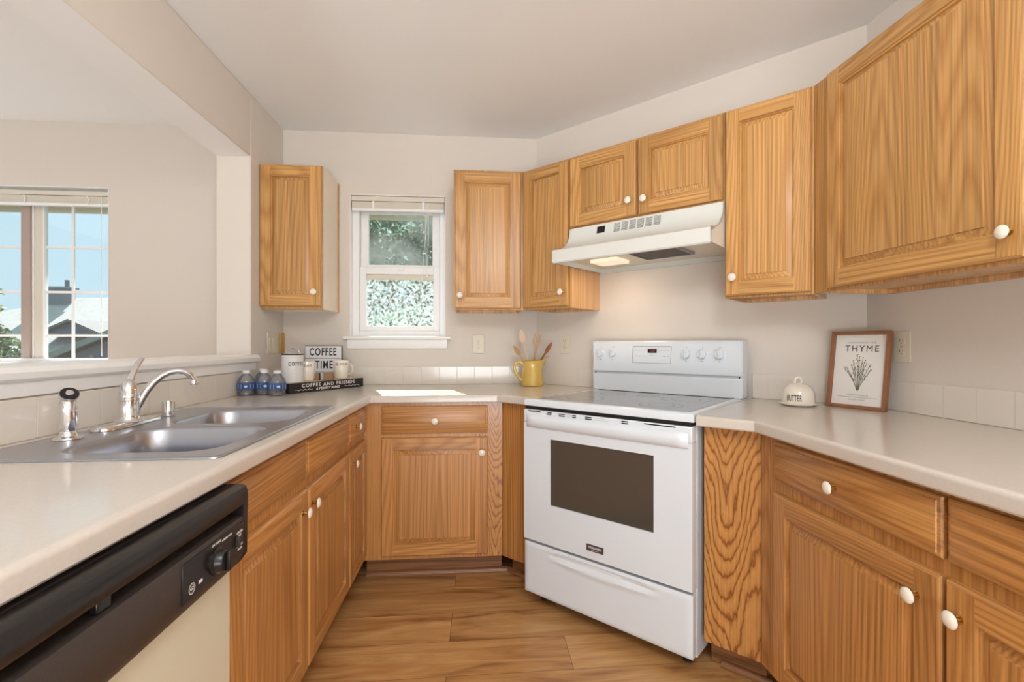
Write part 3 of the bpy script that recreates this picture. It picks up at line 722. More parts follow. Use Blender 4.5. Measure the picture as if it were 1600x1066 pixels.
def faucet():
    bx, by, bz = -1.045, 1.545, .9195
    r = thing('faucet', 'chrome single lever kitchen faucet with curved spout', 'faucet', (bx, by, bz))
    def L(p): return (p[0]-bx, p[1]-by, p[2]-bz)
    mb = MB(); o = rrect(-.032, .030, -.125, .125, .03)
    def sc(l, k, kk): return [(p[0]*k, p[1]*kk) for p in l]
    mb.loops([[(p[0], p[1], 0) for p in o], [(p[0], p[1], .006) for p in sc(o, .97, .99)], [(p[0], p[1], .011) for p in sc(o, .82, .95)], [(p[0], p[1], .0125) for p in sc(o, .6, .88)]], cap0=True)
    mb.build('escutcheon', ['chrome'], r)
    MB().lathe([(.036, .010), (.030, .016), (.0265, .024), (.0255, .03), (.0255, .072), (.027, .074), (.027, .078), (.0255, .08), (.0258, .092), (.023, .108), (.017, .124), (.010, .134), (.002, .137)], 28).build('body', ['chrome'], r)
    lv = [(-1.047, 1.547, 1.030), (-1.049, 1.556, 1.050), (-1.050, 1.570, 1.071), (-1.051, 1.585, 1.090), (-1.052, 1.598, 1.103), (-1.052, 1.613, 1.117)]
    MB().tube([L(p) for p in lv], [.015, .0105, .008, .0075, .0085, .0075], 14, flat=.7).build('lever', ['chrome'], r)
    sp = [(-1.040, 1.552, .940), (-1.038, 1.562, .962), (-1.030, 1.573, .990), (-1.021, 1.586, 1.018), (-1.010, 1.600, 1.041), (-.996, 1.615, 1.060), (-.982, 1.630, 1.071), (-.966, 1.643, 1.0755), (-.950, 1.654, 1.072), (-.938, 1.664, 1.061), (-.932, 1.670, 1.048), (-.930, 1.672, 1.034)]
    s = MB().tube([L(p) for p in sp], [.013, .0125, .0118, .011, .0105, .0102, .010, .0098, .0096, .0094, .0092, .0092], 16).build('spout', ['chrome'], r)
    MB().lathe([(.0112, 0), (.0118, .002), (.0118, .012), (.0105, .016), (.009, .018)], 18, (L(sp[-1])[0], L(sp[-1])[1], L(sp[-1])[2]-.007), (0, 0, 1)).build('aerator', ['chrome'], s)
    r2 = thing('side_sprayer', 'short chrome side sprayer standing left of the faucet', 'sprayer', (-1.045, 1.330, bz))
    MB().lathe([(.001, 0), (.030, 0), (.029, .004), (.020, .008), (.0165, .014), (.0165, .020)], 24).build('base_ring', ['chrome'], r2)
    MB().lathe([(.014, .018), (.0185, .022), (.019, .030), (.0188, .07), (.0180, .092), (.0165, .100)], 24).build('handle', ['chrome'], r2)
    ax = Vector((.55, -.42, .72)).normalized()
    hd = MB().lathe([(.012, -.012), (.018, -.004), (.0205, .004), (.0205, .010)], 22, (.002, -.001, .108), ax).build('head', ['chrome'], r2)
    MB().lathe([(.001, .0102), (.0195, .0102), (.0185, .013), (.010, .0135)], 22, (.002, -.001, .108), ax).build('nozzle_ring', ['black_plastic'], hd)
    MB().lathe([(.001, .0136), (.009, .0136), (.008, .0155), (.001, .016)], 16, (.002, -.001, .108), ax).build('nozzle', ['chrome'], hd)
    ag = MB().lathe([(.0195, 0), (.0195, .003), (.0182, .004), (.0182, .045), (.0165, .051), (.010, .054), (.001, .0545)], 26)
    o = ag.build('air_gap_cap', ['chrome'], loc=(-1.040, 1.722, bz)); tag(o, 'small chrome air gap cap standing right of the faucet', 'air gap cap')
faucet()

# ------------------------------------------------------------------ dishwasher (front looks along +X)
def dishwasher():
    y0, y1 = .468, 1.070; w = y1-y0
    r = thing('dishwasher', 'black and ivory built-in dishwasher under the left worktop', 'dishwasher', (-.520, y0, 0), PI/2)
    MB().box(.002, w-.002, .012, .58, .09, .868, 0).box(.01, w-.01, .06, .5, .001, .09, 0).build('body', ['black_gap'], r)
    MB().box(.008, w-.006, 0, .011, .11, .697, 0).build('door_panel', ['ivory_panel'], r, bevel=.002)
    MB().box(.010, w-.010, .02, .03, .012, .10, 0).build('kick_panel', ['black_plastic'], r)
    # console with rolled top rail, finger recess and control face
    prof = [(.011, .866), (-.022, .866), (-.030, .861), (-.0335, .852), (-.034, .834), (-.031, .827), (-.004, .826), (.008, .822), (.008, .805), (-.029, .8025), (-.0315, .797), (-.0305, .722), (-.020, .704), (-.008, .699), (.011, .699)]
    MB().prism(prof, .0305, w-.018, axis=0).build('console', ['brown_plastic'], r)
    # solid end cheeks
    ck = [(.011, .8665), (-.023, .8665), (-.0310, .8615), (-.0345, .852), (-.0350, .834), (-.034, .8), (-.0330, .722), (-.020, .703), (-.008, .699), (.011, .699)]
    for a, b2 in ((.002, .030), (w-.0175, w-.001)): MB().prism(ck, a, b2, axis=0).build('end_cap', ['black_plastic'], r, bevel=.0015)
    q = [(-.0005, .8665), (-.022, .8675), (-.0308, .862), (-.0347, .8525), (-.0352, .834), (-.0325, .8272), (-.0305, .8272), (-.032, .834), (-.031, .851), (-.028, .858), (-.020, .865)]
    MB().prism(q, .031, w-.018, axis=0).build('top_rail', ['black_plastic'], r)
    # control inset
    xi0, xi1 = .375, .583
    ci = MB().box(xi0, xi1, -.0337, -.0295, .727, .795).build('control_panel', ['black_plastic'], r, bevel=.001)
    dial = MB().lathe([(.025, 0), (.025, .003), (.021, .006), (.019, .016), (.0175, .018), (.001, .018)], 28, (.478, -.0337, .757), (0, -1, 0))
    d = dial.build('dial', ['black_plastic'], r)
    MB().box(.4745, .4815, -.0595, -.0517, .738, .776).build('dial_grip', ['black_plastic'], d, bevel=.002)
    sw = MB().box(.548, .556, -.041, -.0337, .752, .772).build('rocker_switch', ['brown_plastic'], r, bevel=.001)
    tx = MB(); y = -.0339
    for (s_, x, z, sz) in (('OFF', .468, .789, .006), ('START', .485, .789, .006), ('NORMAL WASH', .516, .786, .005), ('HEATED', .566, .777, .0065), ('DRY', .566, .770, .0065), ('ENERGY', .566, .750, .0065), ('SAVER', .566, .743, .0065), ('RINSE & HOLD', .503, .731, .005)):
        add_text(tx, s_, sz, front_M(x, z, y), extrude=.0002)
    tx.build('control_lettering', ['white_letters'], ci, smooth=False, fix=False)
    lg = MB(); cx_, cz_ = .400, .7445
    n = 28
    for rad, wd in ((.0095, .0012), (.0075, .0006)):
        vs = []; fs = []
        for k in range(n):
            a = 2*PI*k/n
            for rr in (rad, rad-wd): vs.append((cx_+rr*math.cos(a), -.0341, cz_+rr*math.sin(a)))
        fs = [(2*k, 2*((k+1) % n), 2*((k+1) % n)+1, 2*k+1) for k in range(n)]
        lg.add(vs, fs)
    add_text(lg, 'GE', .0095, front_M(cx_, cz_, y), extrude=.0002, shear=.3)
    add_text(lg, '300', .008, front_M(cx_+.026, cz_, y), extrude=.0002, bold=.0003)
    lg.build('logo', ['white_letters'], ci, smooth=False, fix=False)
    MB().box(.21, .235, -.023, -.012, .806, .822).build('latch', ['black_plastic'], r, bevel=.002)
dishwasher()

# ------------------------------------------------------------------ stove
def stove():
    sc_ = -1.0; D0 = 2.36
    x, y = Dpt(D0, sc_); r = thing('electric_stove', 'white freestanding electric stove with smooth glass cooktop and oven window', 'stove', (x, y, 0), -PI/4)
    w = .379; dep = (D1-D0)/R2
    # y = 0 : oven door front
    b = MB(); b.box(-w, w, .048, dep-.03, .045, .884); b.build('body', ['enamel'], r, bevel=.003)
    # cooktop deck with raised rim
    def rc(i, z, fr=0): return [(-w-.003+i, .006+i+fr, z), (w+.003-i, .006+i+fr, z), (w+.003-i, dep-.03-i, z), (-w-.003+i, dep-.03-i, z)]
    t = MB(); t.loops([rc(.004, .8855), rc(0, .8875), rc(0, .908), rc(.003, .915), rc(.010, .9185), rc(.030, .9185), rc(.034, .9165)], cap0=True)
    t.build('cooktop_frame', ['enamel'], r)
    MB().box(-w+.004, w-.004, .0065, .047, .8735, .8852).build('gap_shade', ['black_gap'], r)  # black strip standing in for the shade in the gap under the cooktop
    gl = MB().box(-w+.034, w-.034, .043, dep-.10, .9167, .9172).build('glass_surface', ['cooktop_glass'], r)
    rg = MB()
    for (cx_, cy_, rr) in ((-.19, .17, .105), (.19, .17, .085), (-.19, .43, .078), (.19, .43, .105), (0, .46, .05)):
        for rad in (rr, rr*.6):
            n = 40; vs = []
            for k in range(n):
                a = 2*PI*k/n
                for q in (rad, rad-.0022): vs.append((cx_+q*math.cos(a), cy_+q*math.sin(a), .9175))
            rg.add(vs, [(2*k, 2*((k+1) % n), 2*((k+1) % n)+1, 2*k+1) for k in range(n)])
    rg.build('burner_rings', ['burner_ring'], gl, smooth=False)
    # oven door: frame around a window, vented top rail, moulded handle
    d = MB(); x0, x1, z0, z1 = -w, w, .296, .872; wx0, wx1, wz0, wz1 = -.236, .236, .468, .752
    d.box(x0, wx0, 0, .042, z0, z1-.058); d.box(wx1, x1, 0, .042, z0, z1-.058); d.box(wx0, wx1, 0, .042, z0, wz0); d.box(wx0, wx1, 0, .042, wz1, z1-.058)
    door = d.build('oven_door', ['enamel'], r)
    # top rail and handle share one moulded bar: prism profile (y,z)
    tr = MB().box(x0, x1, -.002, .042, z1-.0575, z1)
    tr.build('door_top_rail', ['enamel'], door, bevel=.004)
    hp = []
    def hsec(xx, k): # k 0..1 : bulge
        return [(xx, -.001, .853), (xx, -.001-.020*k, .848), (xx, -.001-.034*k, .836), (xx, -.001-.036*k, .822), (xx, -.001-.030*k, .807), (xx, -.001-.014*k, .797), (xx, -.001, .793)]
    hs = [hsec(x0+.012+.0*i, 0) for i in range(1)]
    for i in range(33):
        tt = i/32; xx = x0+.014+(2*w-.028)*tt; e = min(tt, 1-tt); k = min(1, e/.05); k = math.sqrt(max(0, 1-(1-k)**2)); hs.append(hsec(xx, max(k, .02)*.5))
    h = MB(); n = 7; o = 0
    for l in hs[1:]: h.v += l
    for i in range(32):
        for j in range(n-1): h.f.append((i*n+j, (i+1)*n+j, (i+1)*n+j+1, i*n+j+1)); h.m.append(0)
    h.build('handle', ['enamel'], door)
    v = MB(); zz = .8665
    for (a, b2, zc) in ((-.352, -.285, .866), (-.247, -.224, .866), (-.253, -.226, .859), (-.187, -.157, .8655), (-.187, -.157, .858), (-.118, -.10, .8655), (-.118, -.10, .858),
                     (-.056, -.026, .8655), (-.056, -.026, .858), (.107, .135, .8655), (.107, .135, .858), (.200, .320, .866)):
        MB().box(a, b2, -.0030, -.0015, zc-.0021, zc+.0021).build('vent_slot', ['black_gap'], door)
    for (a, b2, zc) in ((-.157, -.118, .8655), (-.157, -.118, .858), (-.026, .03, .8655), (-.026, .05, .858)): MB().box(a, b2, -.0024, -.0015, zc-.0012, zc+.0012).build('vent_groove', ['enamel_grey'], door)
    MB().box(wx0-.001, wx1+.001, .006, .012, wz0-.001, wz1+.001).build('oven_window', ['oven_glass'], door)
    MB().box(-.050, .028, -.004, -.0005, .330, .356).build('badge', ['badge'], door, bevel=.001)
    tx = MB(); add_text(tx, 'FRIGIDAIRE', .0115, front_M(-.011, .345, -.0042), extrude=.0002, sx=1.0, bold=.0002); add_text(tx, 'GALLERY', .006, front_M(-.011, .3355, -.0042), extrude=.0002, spacing=1.5)
    tx.build('badge_lettering', ['white_letters'], door, smooth=False, fix=False)
    # storage drawer with a scooped grip
    nx, nz = 56, 24; dm = MB(); z0, z1 = .058, .282
    for j in range(nz+1):
        for i in range(nx+1):
            X = -w+2*w*i/nx; Z = z0+(z1-z0)*j/nz
            u = X/.27; vv = (Z-(.246-.0*u))/.030
            dpt = 0
            if abs(u) < 1:
                e = math.sqrt(1-u*u); tt = vv/e if e > .05 else 9
                if abs(tt) < 1: dpt = .0085*math.sin(PI*tt)*e*(1-tt*tt)**.3*(1 if tt > 0 else .8)
            edge = min(X+w, w-X, Z-z0, z1-Z); c = .006
            rr = 0 if edge >= c else c-math.sqrt(max(0, c*c-(c-edge)**2))
            dm.v.append((X, dpt+rr, Z))
    for j in range(nz):
        for i in range(nx): q = j*(nx+1)+i; dm.f.append((q, q+1, q+nx+2, q+nx+1)); dm.m.append(0)
    dm.box(-w+.0005, w-.0005, .0062, .040, z0+.0005, z1-.0005)
    dm.build('storage_drawer', ['enamel'], r, fix=False)
    for xx in (-w+.05, w-.05):
        for yy in (.09, dep-.08):
            MB().lathe([(.001, .0005), (.018, .0005), (.018, .012), (.010, .014), (.010, .05)], 14, (xx, yy, 0)).build('foot', ['rubber'], r)
    # backguard
    yb = (3.19-D0)/R2
    p = [(yb+.004, .918), (yb+.004, 1.004), (yb+.012, 1.008), (yb+.012, 1.014), (yb-.004, 1.018), (yb-.006, 1.022), (yb+.012, 1.168), (yb+.020, 1.178), (dep-.031, 1.178), (dep-.031, .918)]
    bgd = MB().prism(p, -w+.0, w-.0, axis=0).build('backguard', ['enamel'], r, bevel=.003)
    for a in (-w-.003, w-.0005): MB().box(a, a+.0035, yb+.004, dep-.032, .919, 1.176).build('side_trim', ['enamel'], r, bevel=.001)
    MB().box(-w+.004, w-.004, yb+.008, yb+.0125, 1.0065, 1.0165).build('backguard_gap', ['enamel_grey'], r)
    def yf(z): return yb-.006+.018*(z-1.022)/.146
    tilt = math.atan(.018/.146)
    ax = Vector((0, -math.cos(tilt), -math.sin(tilt)*-1)).normalized()
    for (xx, rr) in ((-.335, .019), (-.260, .019), (.130, .022), (.206, .022), (.284, .022)):
        zc = 1.114
        kn = MB().lathe([(rr*1.12, .0), (rr*1.12, .002), (rr, .003), (rr*.96, .015), (rr*.9, .018), (.001, .0185)], 24, (xx, yf(zc)-.0003, zc), ax).build('control_knob', ['enamel'], r)
        MB().box(xx-.0035, xx+.0035, yf(zc)-.030, yf(zc)-.017, zc-rr*.93, zc+rr*.93).build('knob_grip', ['enamel'], kn, bevel=.002)
    cp = MB(); xx0, xx1, z0, z1 = -.148, .056, 1.066, 1.150
    for (a, b2, c, dd) in ((xx0, xx1, z1-.002, z1), (xx0, xx1, z0, z0+.0015), (xx0, xx0+.002, z0, z1), (xx1-.0015, xx1, z0, z1)):
        cp.add([(a, yf(c)-.0012, c), (b2, yf(c)-.0012, c), (b2, yf(dd)-.0012, dd), (a, yf(dd)-.0012, dd)], [(0, 1, 2, 3)])
    cp.build('control_border', ['vent_grey'], bgd, smooth=False)
    ds = MB().box(-.066, -.019, yf(1.127)-.0022, yf(1.127)+.002, 1.117, 1.137).build('display', ['display'], r)
    tx = MB(); add_text(tx, '12:45', .013, front_M(-.042, 1.127, yf(1.127)-.0024), extrude=.0001); tx.build('digits', ['digits'], ds, smooth=False, fix=False)
    tx = MB()
    for (s_, xx, zc) in (('BAKE', -.126, 1.130), ('BROIL', -.105, 1.130), ('CLEAN', -.083, 1.130), ('TIMER', .002, 1.130), ('CLOCK', .022, 1.130), ('ON', .042, 1.130),
                        ('WARM', -.126, 1.100), ('CONV', -.105, 1.100), ('LIGHT', -.085, 1.100), ('START', .022, 1.100), ('OFF', .042, 1.100), ('OVEN', -.045, 1.104)):
        add_text(tx, s_, .0055, front_M(xx, zc, yf(zc)-.0008), extrude=.0001)
    for xx in (-.335, -.260, .130, .206, .284):
        for zc in (1.146, 1.080): tx.box(xx-.002, xx+.002, yf(zc)-.0008, yf(zc)+.001, zc-.002, zc+.002)
    tx.build('control_lettering', ['ink_grey'], bgd, smooth=False, fix=False)
    for xx in (-w+.012, w-.012): MB().lathe([(.001, 0), (.004, 0), (.003, .002)], 10, (xx, yb+.008, 1.0115), (0, -1, 0)).build('end_screw', ['black_gap'], r)
stove()

# ------------------------------------------------------------------ range hood
def hood():
    sc_ = -1.020; x, y = Dpt(D1, sc_); r = thing('range_hood', 'off-white under-cabinet range hood with curved front above the stove', 'range hood', (x, y, 0), -PI/4)
    w = .382
    prof = [(-.3165, 1.7495), (-.3185, 1.730), (-.324, 1.705), (-.337, 1.680), (-.360, 1.656), (-.392, 1.638), (-.428, 1.627), (-.464, 1.622), (-.4705, 1.617), (-.4705, 1.560)]
    n = len(prof); mb = MB()
    inner = [(-.4655, 1.560), (-.4655, 1.600), (-.42, 1.622), (-.355, 1.650), (-.312, 1.71), (-.312, 1.7495)]
    poly = prof+inner
    mb.prism(poly, -w, w, axis=0)
    # top plate and end cheeks
    mb.box(-w, w, -.3165, -.001, 1.743, 1.7495)
    ck = prof+[(-.001, 1.560), (-.001, 1.7495)]
    mb.prism(ck, -w, -w+.004, axis=0); mb.prism(ck, w-.004, w, axis=0)
    mb.box(-w+.004, w-.004, -.004, -.001, 1.560, 1.743)
    mb.build('shell', ['hood_white'], r)
    MB().box(-w+.005, w-.005, -.460, -.006, 1.583, 1.588).build('underside_pan', ['hood_under'], r)
    # front lip return
    MB().box(-w+.004, w-.004, -.4655, -.452, 1.556, 1.560).box(-w, w, -.02, -.001, 1.556, 1.5595).build('bottom_flange', ['hood_white'], r)
    f = MB().box(-.02, .205, -.400, -.175, 1.574, 1.5825).build('grease_filter', ['filter_dark'], r)
    fr = MB()
    for q in ((-.024, .209, -.404, -.398), (-.024, .209, -.177, -.171), (-.024, -.018, -.404, -.171), (.203, .209, -.404, -.171)): fr.box(q[0], q[1], q[2], q[3], 1.571, 1.583)
    fr.build('filter_frame', ['steel'], f)
    lz = MB().box(-.27, -.12, -.30, -.17, 1.566, 1.5825).build('light_lens', ['lens'], r, bevel=.004)
    # switch and vent slots on the curved front: interpolate the profile by height
    def yat(z):
        for (a, za), (b2, zb) in zip(prof, prof[1:]):
            if zb <= z <= za: return a+(b2-a)*(za-z)/(za-zb)
        return prof[0][0]
    def patch(mb_, x0, x1, z0, z1, off, m=0):
        k = 4; vs = []
        for i in range(k+1):
            z = z0+(z1-z0)*i/k; yv = yat(z)-off; vs += [(x0, yv, z), (x1, yv, z)]
        mb_.add(vs, [(2*i, 2*i+1, 2*i+3, 2*i+2) for i in range(k)], m)
    s = MB(); patch(s, -.216, -.172, 1.703, 1.737, .0016); s.build('switch_panel', ['black_gap'], r, smooth=False)
    for i in range(6):
        a = -.122+i*.0405; v = MB(); patch(v, a, a+.031, 1.697, 1.742, .0012)
        for j in range(9): zz = 1.6995+j*.005; patch(v, a+.001, a+.030, zz, zz+.0022, .0018, 1)
        v.build('vent_grille', ['vent_grey', 'hood_white'], r, smooth=False)
    # the lamp inside the lens
    p = r.matrix_world
    lx = x+(-.195)*math.cos(-PI/4)-(-.235)*math.sin(-PI/4); ly = y+(-.195)*math.sin(-PI/4)+(-.235)*math.cos(-PI/4)
    light('hood_lamp', 'AREA', (lx, ly, 1.562), (0, 0, -1), .7, (1, .80, .60), shape='RECTANGLE', size=.12, size_y=.10)
hood()

# ------------------------------------------------------------------ outlets, switch plates
def outlet(label, loc, rz, dark='dark_slot'):
    r = thing('wall_outlet', label, 'outlet', loc, rz)
    MB().box(-.035, .035, -.0055, -.0005, -.057, .057).build('cover_plate', ['ivory_plate'], r, bevel=.002)
    for dz in (.0195, -.0195):
        f = MB(); l = [(.0165*math.cos(a), max(-.0125, min(.0125, .0165*math.sin(a)))) for a in [2*PI*k/24 for k in range(24)]]
        f.loops([[(p[0], -.0055, p[1]+dz) for p in l], [(p[0], -.0075, p[1]+dz) for p in l]], cap0=True)
        o = f.build('receptacle', ['ivory_plate'], r)
        s = MB().box(-.0075, -.0055, -.0079, -.0074, dz-.0005, dz+.008).box(.0052, .0072, -.0079, -.0074, dz, dz+.0075).lathe([(.0022, 0), (.0022, .0004)], 8, (0, -.0075, dz-.0068), (0, -1, 0))
        s.build('slots', [dark], o, smooth=False)
    MB().lathe([(.0028, 0), (.002, .001)], 10, (0, -.0055, 0), (0, -1, 0)).build('screw', ['steel'], r)
    return r
outlet('ivory outlet on the back wall between small window and yellow pitcher', (0.0, YB, 1.160), 0)
x, y = Dpt(D1, -1.648); outlet('ivory outlet on the angled wall between pitcher and stove', (x, y, 1.160), -PI/4)
outlet('ivory outlet on the right wall partly behind the framed print', (XR, 1.645, 1.152), -PI/2)
r = thing('light_switch', 'cream light switch on the left pier beside the sill end', 'light switch', (XL, 2.828, 1.165), PI/2)
MB().box(-.057, .057, -.0055, -.0005, -.057, .057).build('cover_plate', ['ivory_plate'], r, bevel=.002)
for dx in (-.023, .023):
    MB().box(dx-.0165, dx+.0165, -.0062, -.0054, -.033, .033).build('rocker_frame', ['ivory_plate'], r, bevel=.0006)
    MB().prism([(-.0061, -.030), (-.0085, -.030), (-.0068, .0), (-.0098, .030), (-.0061, .030)], dx-.0145, dx+.0145, axis=0).build('rocker', ['ivory_plate'], r)
r = thing('blank_plate', 'brass-coloured blank wall plate in the left corner above the canister', 'wall plate', (XL, 2.965, 1.168), PI/2)
MB().box(-.030, .030, -.010, -.0005, -.058, .058).build('plate', ['brass_plate'], r, bevel=.002)
MB().lathe([(.003, 0), (.002, .001)], 10, (0, -.010, 0), (0, -1, 0)).build('screw', ['dark_slot'], r)

# ------------------------------------------------------------------ coffee corner
ZT = .9145
ta = math.atan2(.842, .54); Fx, Fy = -.929, 2.473
def tr_pt(u, v, z=0): return (Fx+u*.54-v*.842, Fy+u*.842+v*.54, z)
def riser():
    r = thing('serving_tray', 'black wooden riser reading COFFEE AND FRIENDS in front of the canister', 'riser', (Fx, Fy, ZT), ta)
    MB().box(0, .485, 0, .018, 0, .050).build('front_board', ['black_paint'], r, bevel=.001)
    MB().box(0, .485, .0185, .115, 0, .050).build('body', ['black_paint'], r, bevel=.001)
    MB().box(.006, .479, .006, .110, .0503, .0512).build('top_board', ['wood_pale'], r)
    t = MB(); k = dict(extrude=.0003)
    add_text(t, 'COFFEE AND FRIENDS', .026, front_M(.245, .0335, -.0004), bold=.0006, spacing=1.28, sx=1.08, **k)
    t.build('lettering', ['white_letters'], r, smooth=False, fix=False); t = MB()
    add_text(t, 'A PERFECT BLEND', .0165, front_M(.235, .0130, -.0004), bold=.0007, spacing=1.1, sx=1.05, shear=.2, **k)
    t.build('lettering', ['white_letters'], r, smooth=False, fix=False)
    for (a, b2) in ((.035, .135), (.345, .455)):
        t = MB(); n = 18; pts = [(a+(b2-a)*i/n, .0135+.003*math.sin(i*1.4)) for i in range(n+1)]
        t.tube([(p[0], -.0006, p[1]) for p in pts], .0011, 5).build('flourish', ['white_letters'], r, smooth=False, fix=False)
riser()
def wrap_text(body, size, rad, z, ang, **k):
    """letters bent round a cylinder, centred at angle ang"""
    vs, fs = text_geo(body, size, extrude=.0003, **k)
    return [((rad+.0006+v[2])*math.cos(ang+v[0]/rad), (rad+.0006+v[2])*math.sin(ang+v[0]/rad), z+v[1]) for v in vs], fs
def face_ang(x, y): return math.atan2(-y, -x)
def canister():
    p = tr_pt(.064, .060); z = ZT+.0518; r = thing('coffee_canister', 'tall white COFFEE canister with wire bail on its lid', 'canister', (p[0], p[1], z))
    MB().lathe([(.001, 0), (.049, 0), (.0515, .003), (.0515, .128), (.001, .128)], 40).build('body', ['tin_white'], r)
    ld = MB().lathe([(.001, .1285), (.0518, .1285), (.0528, .131), (.0528, .138), (.050, .143), (.001, .144)], 40).build('lid', ['tin_white'], r)
    MB().lathe([(.0520, .1385), (.0538, .1395), (.0538, .1425), (.0512, .1435)], 40).build('lid_rim', ['black_paint'], ld)
    pts = [(.034*math.cos(a), 0, .1435+.030*math.sin(a)) for a in [PI*i/14 for i in range(15)]]
    MB().tube(pts, .0018, 8).build('bail_handle', ['chrome'], ld, rot=(0, 0, .1))
    t = MB(); a = face_ang(p[0], p[1]); vs, fs = wrap_text('COFFEE', .027, .0515, .094, a+.34, bold=.0006, sx=.66, spacing=1.32); t.add(vs, fs)
    for zz in (.063, .047): 
        vs, fs = wrap_text('- - - -', .012, .0515, zz, a+.15); t.add(vs, fs, 1)
    t.build('lettering', ['ink', 'ink_grey'], r, smooth=False, fix=False)
canister()
def mug(name_label, u, v, ha, txt, sz=.018):
    p = tr_pt(u, v); z = ZT+.0518; r = thing('coffee_mug', name_label, 'mug', (p[0], p[1], z))
    MB().lathe([(.001, .006), (.030, .006), (.034, .012), (.0365, .05), (.0388, .100), (.0400, .1025), (.0412, .100), (.0395, .05), (.037, .010), (.033, .0015), (.030, 0), (.001, 0)][::-1], 36).build('body', ['ceramic_white'], r)
    c, s_ = math.cos(ha), math.sin(ha)
    pts = []
    for i in range(15):
        a = PI*.5-PI*i/14; rr = .037+.031*math.cos(a)+(.004 if i < 5 else 0); zz = .054+.032*math.sin(a); pts.append((rr*c, rr*s_, zz))
    MB().tube(pts, .0048, 10, flat=.7).build('handle', ['ceramic_white'], r)
    t = MB(); a = face_ang(p[0], p[1]); vs, fs = wrap_text(txt, sz, .0405, .083, a, bold=.0002); t.add(vs, fs); t.build('lettering', ['ink_grey'], r, smooth=False, fix=False)
mug('white lettered mug half hidden behind the canister right side', .163, .078, 2.1, '@ coS')
mug('white mug with its handle turned right, at the riser right end', .370, .052, -.25, '@ GO &')
def lightbox():
    r = thing('letter_board', 'white letter board reading COFFEE TIME behind the mugs', 'sign', (-.903, 2.915, ZT), 0)
    h = .236; w = .104
    MB().box(-w, w, 0, .022, 0, h).build('case', ['black_paint'], r, bevel=.001)
    MB().box(-w+.002, w-.002, -.0015, -.0002, .1635, h-.002).box(-w+.002, w-.002, -.0015, -.0002, .084, .1615).box(-w+.002, w-.002, -.0015, -.0002, .002, .082).build('panel', ['lightbox_white'], r)
    t = MB(); add_text(t, 'COFFEE', .062, front_M(-.002, .199, -.0018), bold=.0012, sx=.66, spacing=1.12); t.build('lettering', ['ink'], r, smooth=False, fix=False); t = MB(); add_text(t, 'TIME', .062, front_M(.004, .124, -.0018), bold=.001, sx=.66, spacing=1.2)
    t.build('lettering', ['ink'], r, smooth=False, fix=False)
lightbox()
for i, (x, y, lab) in enumerate(((-.8690, 2.6650, 'small brown card box on the riser, left of its twin'), (-.806, 2.690, 'small brown card box on the riser beside the right mug'))):
    r = thing('card_box', lab, 'box', (x, y, ZT+.0518), .05, 'brown card boxes on the riser')
    p = [(-.029, 0), (.027, 0), (.027, .040), (-.022 if i == 0 else -.027, .040)]
    if i: p[0] = (-.027, 0)
    MB().prism(p, 0, .014, axis=1).build('carton', ['kraft'], r, bevel=.001)
    MB().box(.0195, .027, -.0006, -.0001, .001, .039).build('edge_band', ['wood_dark' if i else 'dark_slot'], r)
# water bottles
def bottle():
    r = thing('water_bottle', '', 'bottle')
    MB().lathe([(.001, .003), (.012, .002), (.026, 0), (.031, .004), (.0325, .010), (.031, .014), (.0325, .018), (.031, .022), (.0325, .027), (.0325, .070), (.031, .076), (.027, .090), (.018, .104), (.0125, .110), (.0115, .116), (.0115, .1195)], 28).build('body', ['bottle_clear'], r, fix=True)
    lb = MB().lathe([(.0329, .030), (.0331, .031), (.0331, .064), (.0329, .065)], 32, mats=[0, 0, 0, 0])
    lb.v = lb.v; o = lb.build('label', ['label_blue'], r)
    n = 20
    e = MB(); vs = []; fs = []
    def cyl(a, z, rr=.0334): return (rr*math.cos(a), rr*math.sin(a), z)
    a0 = -PI/2
    for rad, m in ((.0150, 0), (.0118, 1), (.0062, 2)):
        k0 = len(e.v); pts = [cyl(a0+rad*math.cos(2*PI*k/n)/.0331, .0475+rad*math.sin(2*PI*k/n), .0334+.0002*m) for k in range(n)]
        e.add(pts, [tuple(range(n))], m)
    for a1 in (-.75, .75):
        e.add([cyl(a0+a1-.25, .036), cyl(a0+a1+.25, .036), cyl(a0+a1+.25, .059), cyl(a0+a1-.25, .059)], [(0, 1, 2, 3)], 2)
    e.build('emblem', ['label_navy', 'label_blue', 'label_pale'], o, smooth=False)
    MB().lathe([(.0135, .112), (.0145, .113), (.0145, .126), (.0135, .1275), (.001, .1275)], 20).build('cap', ['cap_white'], r)
    return r
proto = bottle()
bl = [(-1.1130, 2.432, .35, 'front left small water bottle, nearest the sink'), (-1.036, 2.447, .5, 'middle one of the three front water bottles'), (-.960, 2.408, .5, 'front right small water bottle, against the black riser'),
      (-1.076, 2.530, .2, 'small water bottle directly behind the front three'), (-1.1125, 2.606, .9, 'rearmost small water bottle, against the tiled wall')]
for i, (x, y, a, lab) in enumerate(bl):
    o = proto if i == 0 else copy_tree(proto)
    o.location = (x, y, ZT); o.rotation_euler = (0, 0, a); o.scale = (1.17, 1.17, .94); tag(o, lab, 'bottle', 'small water bottles in the left corner')

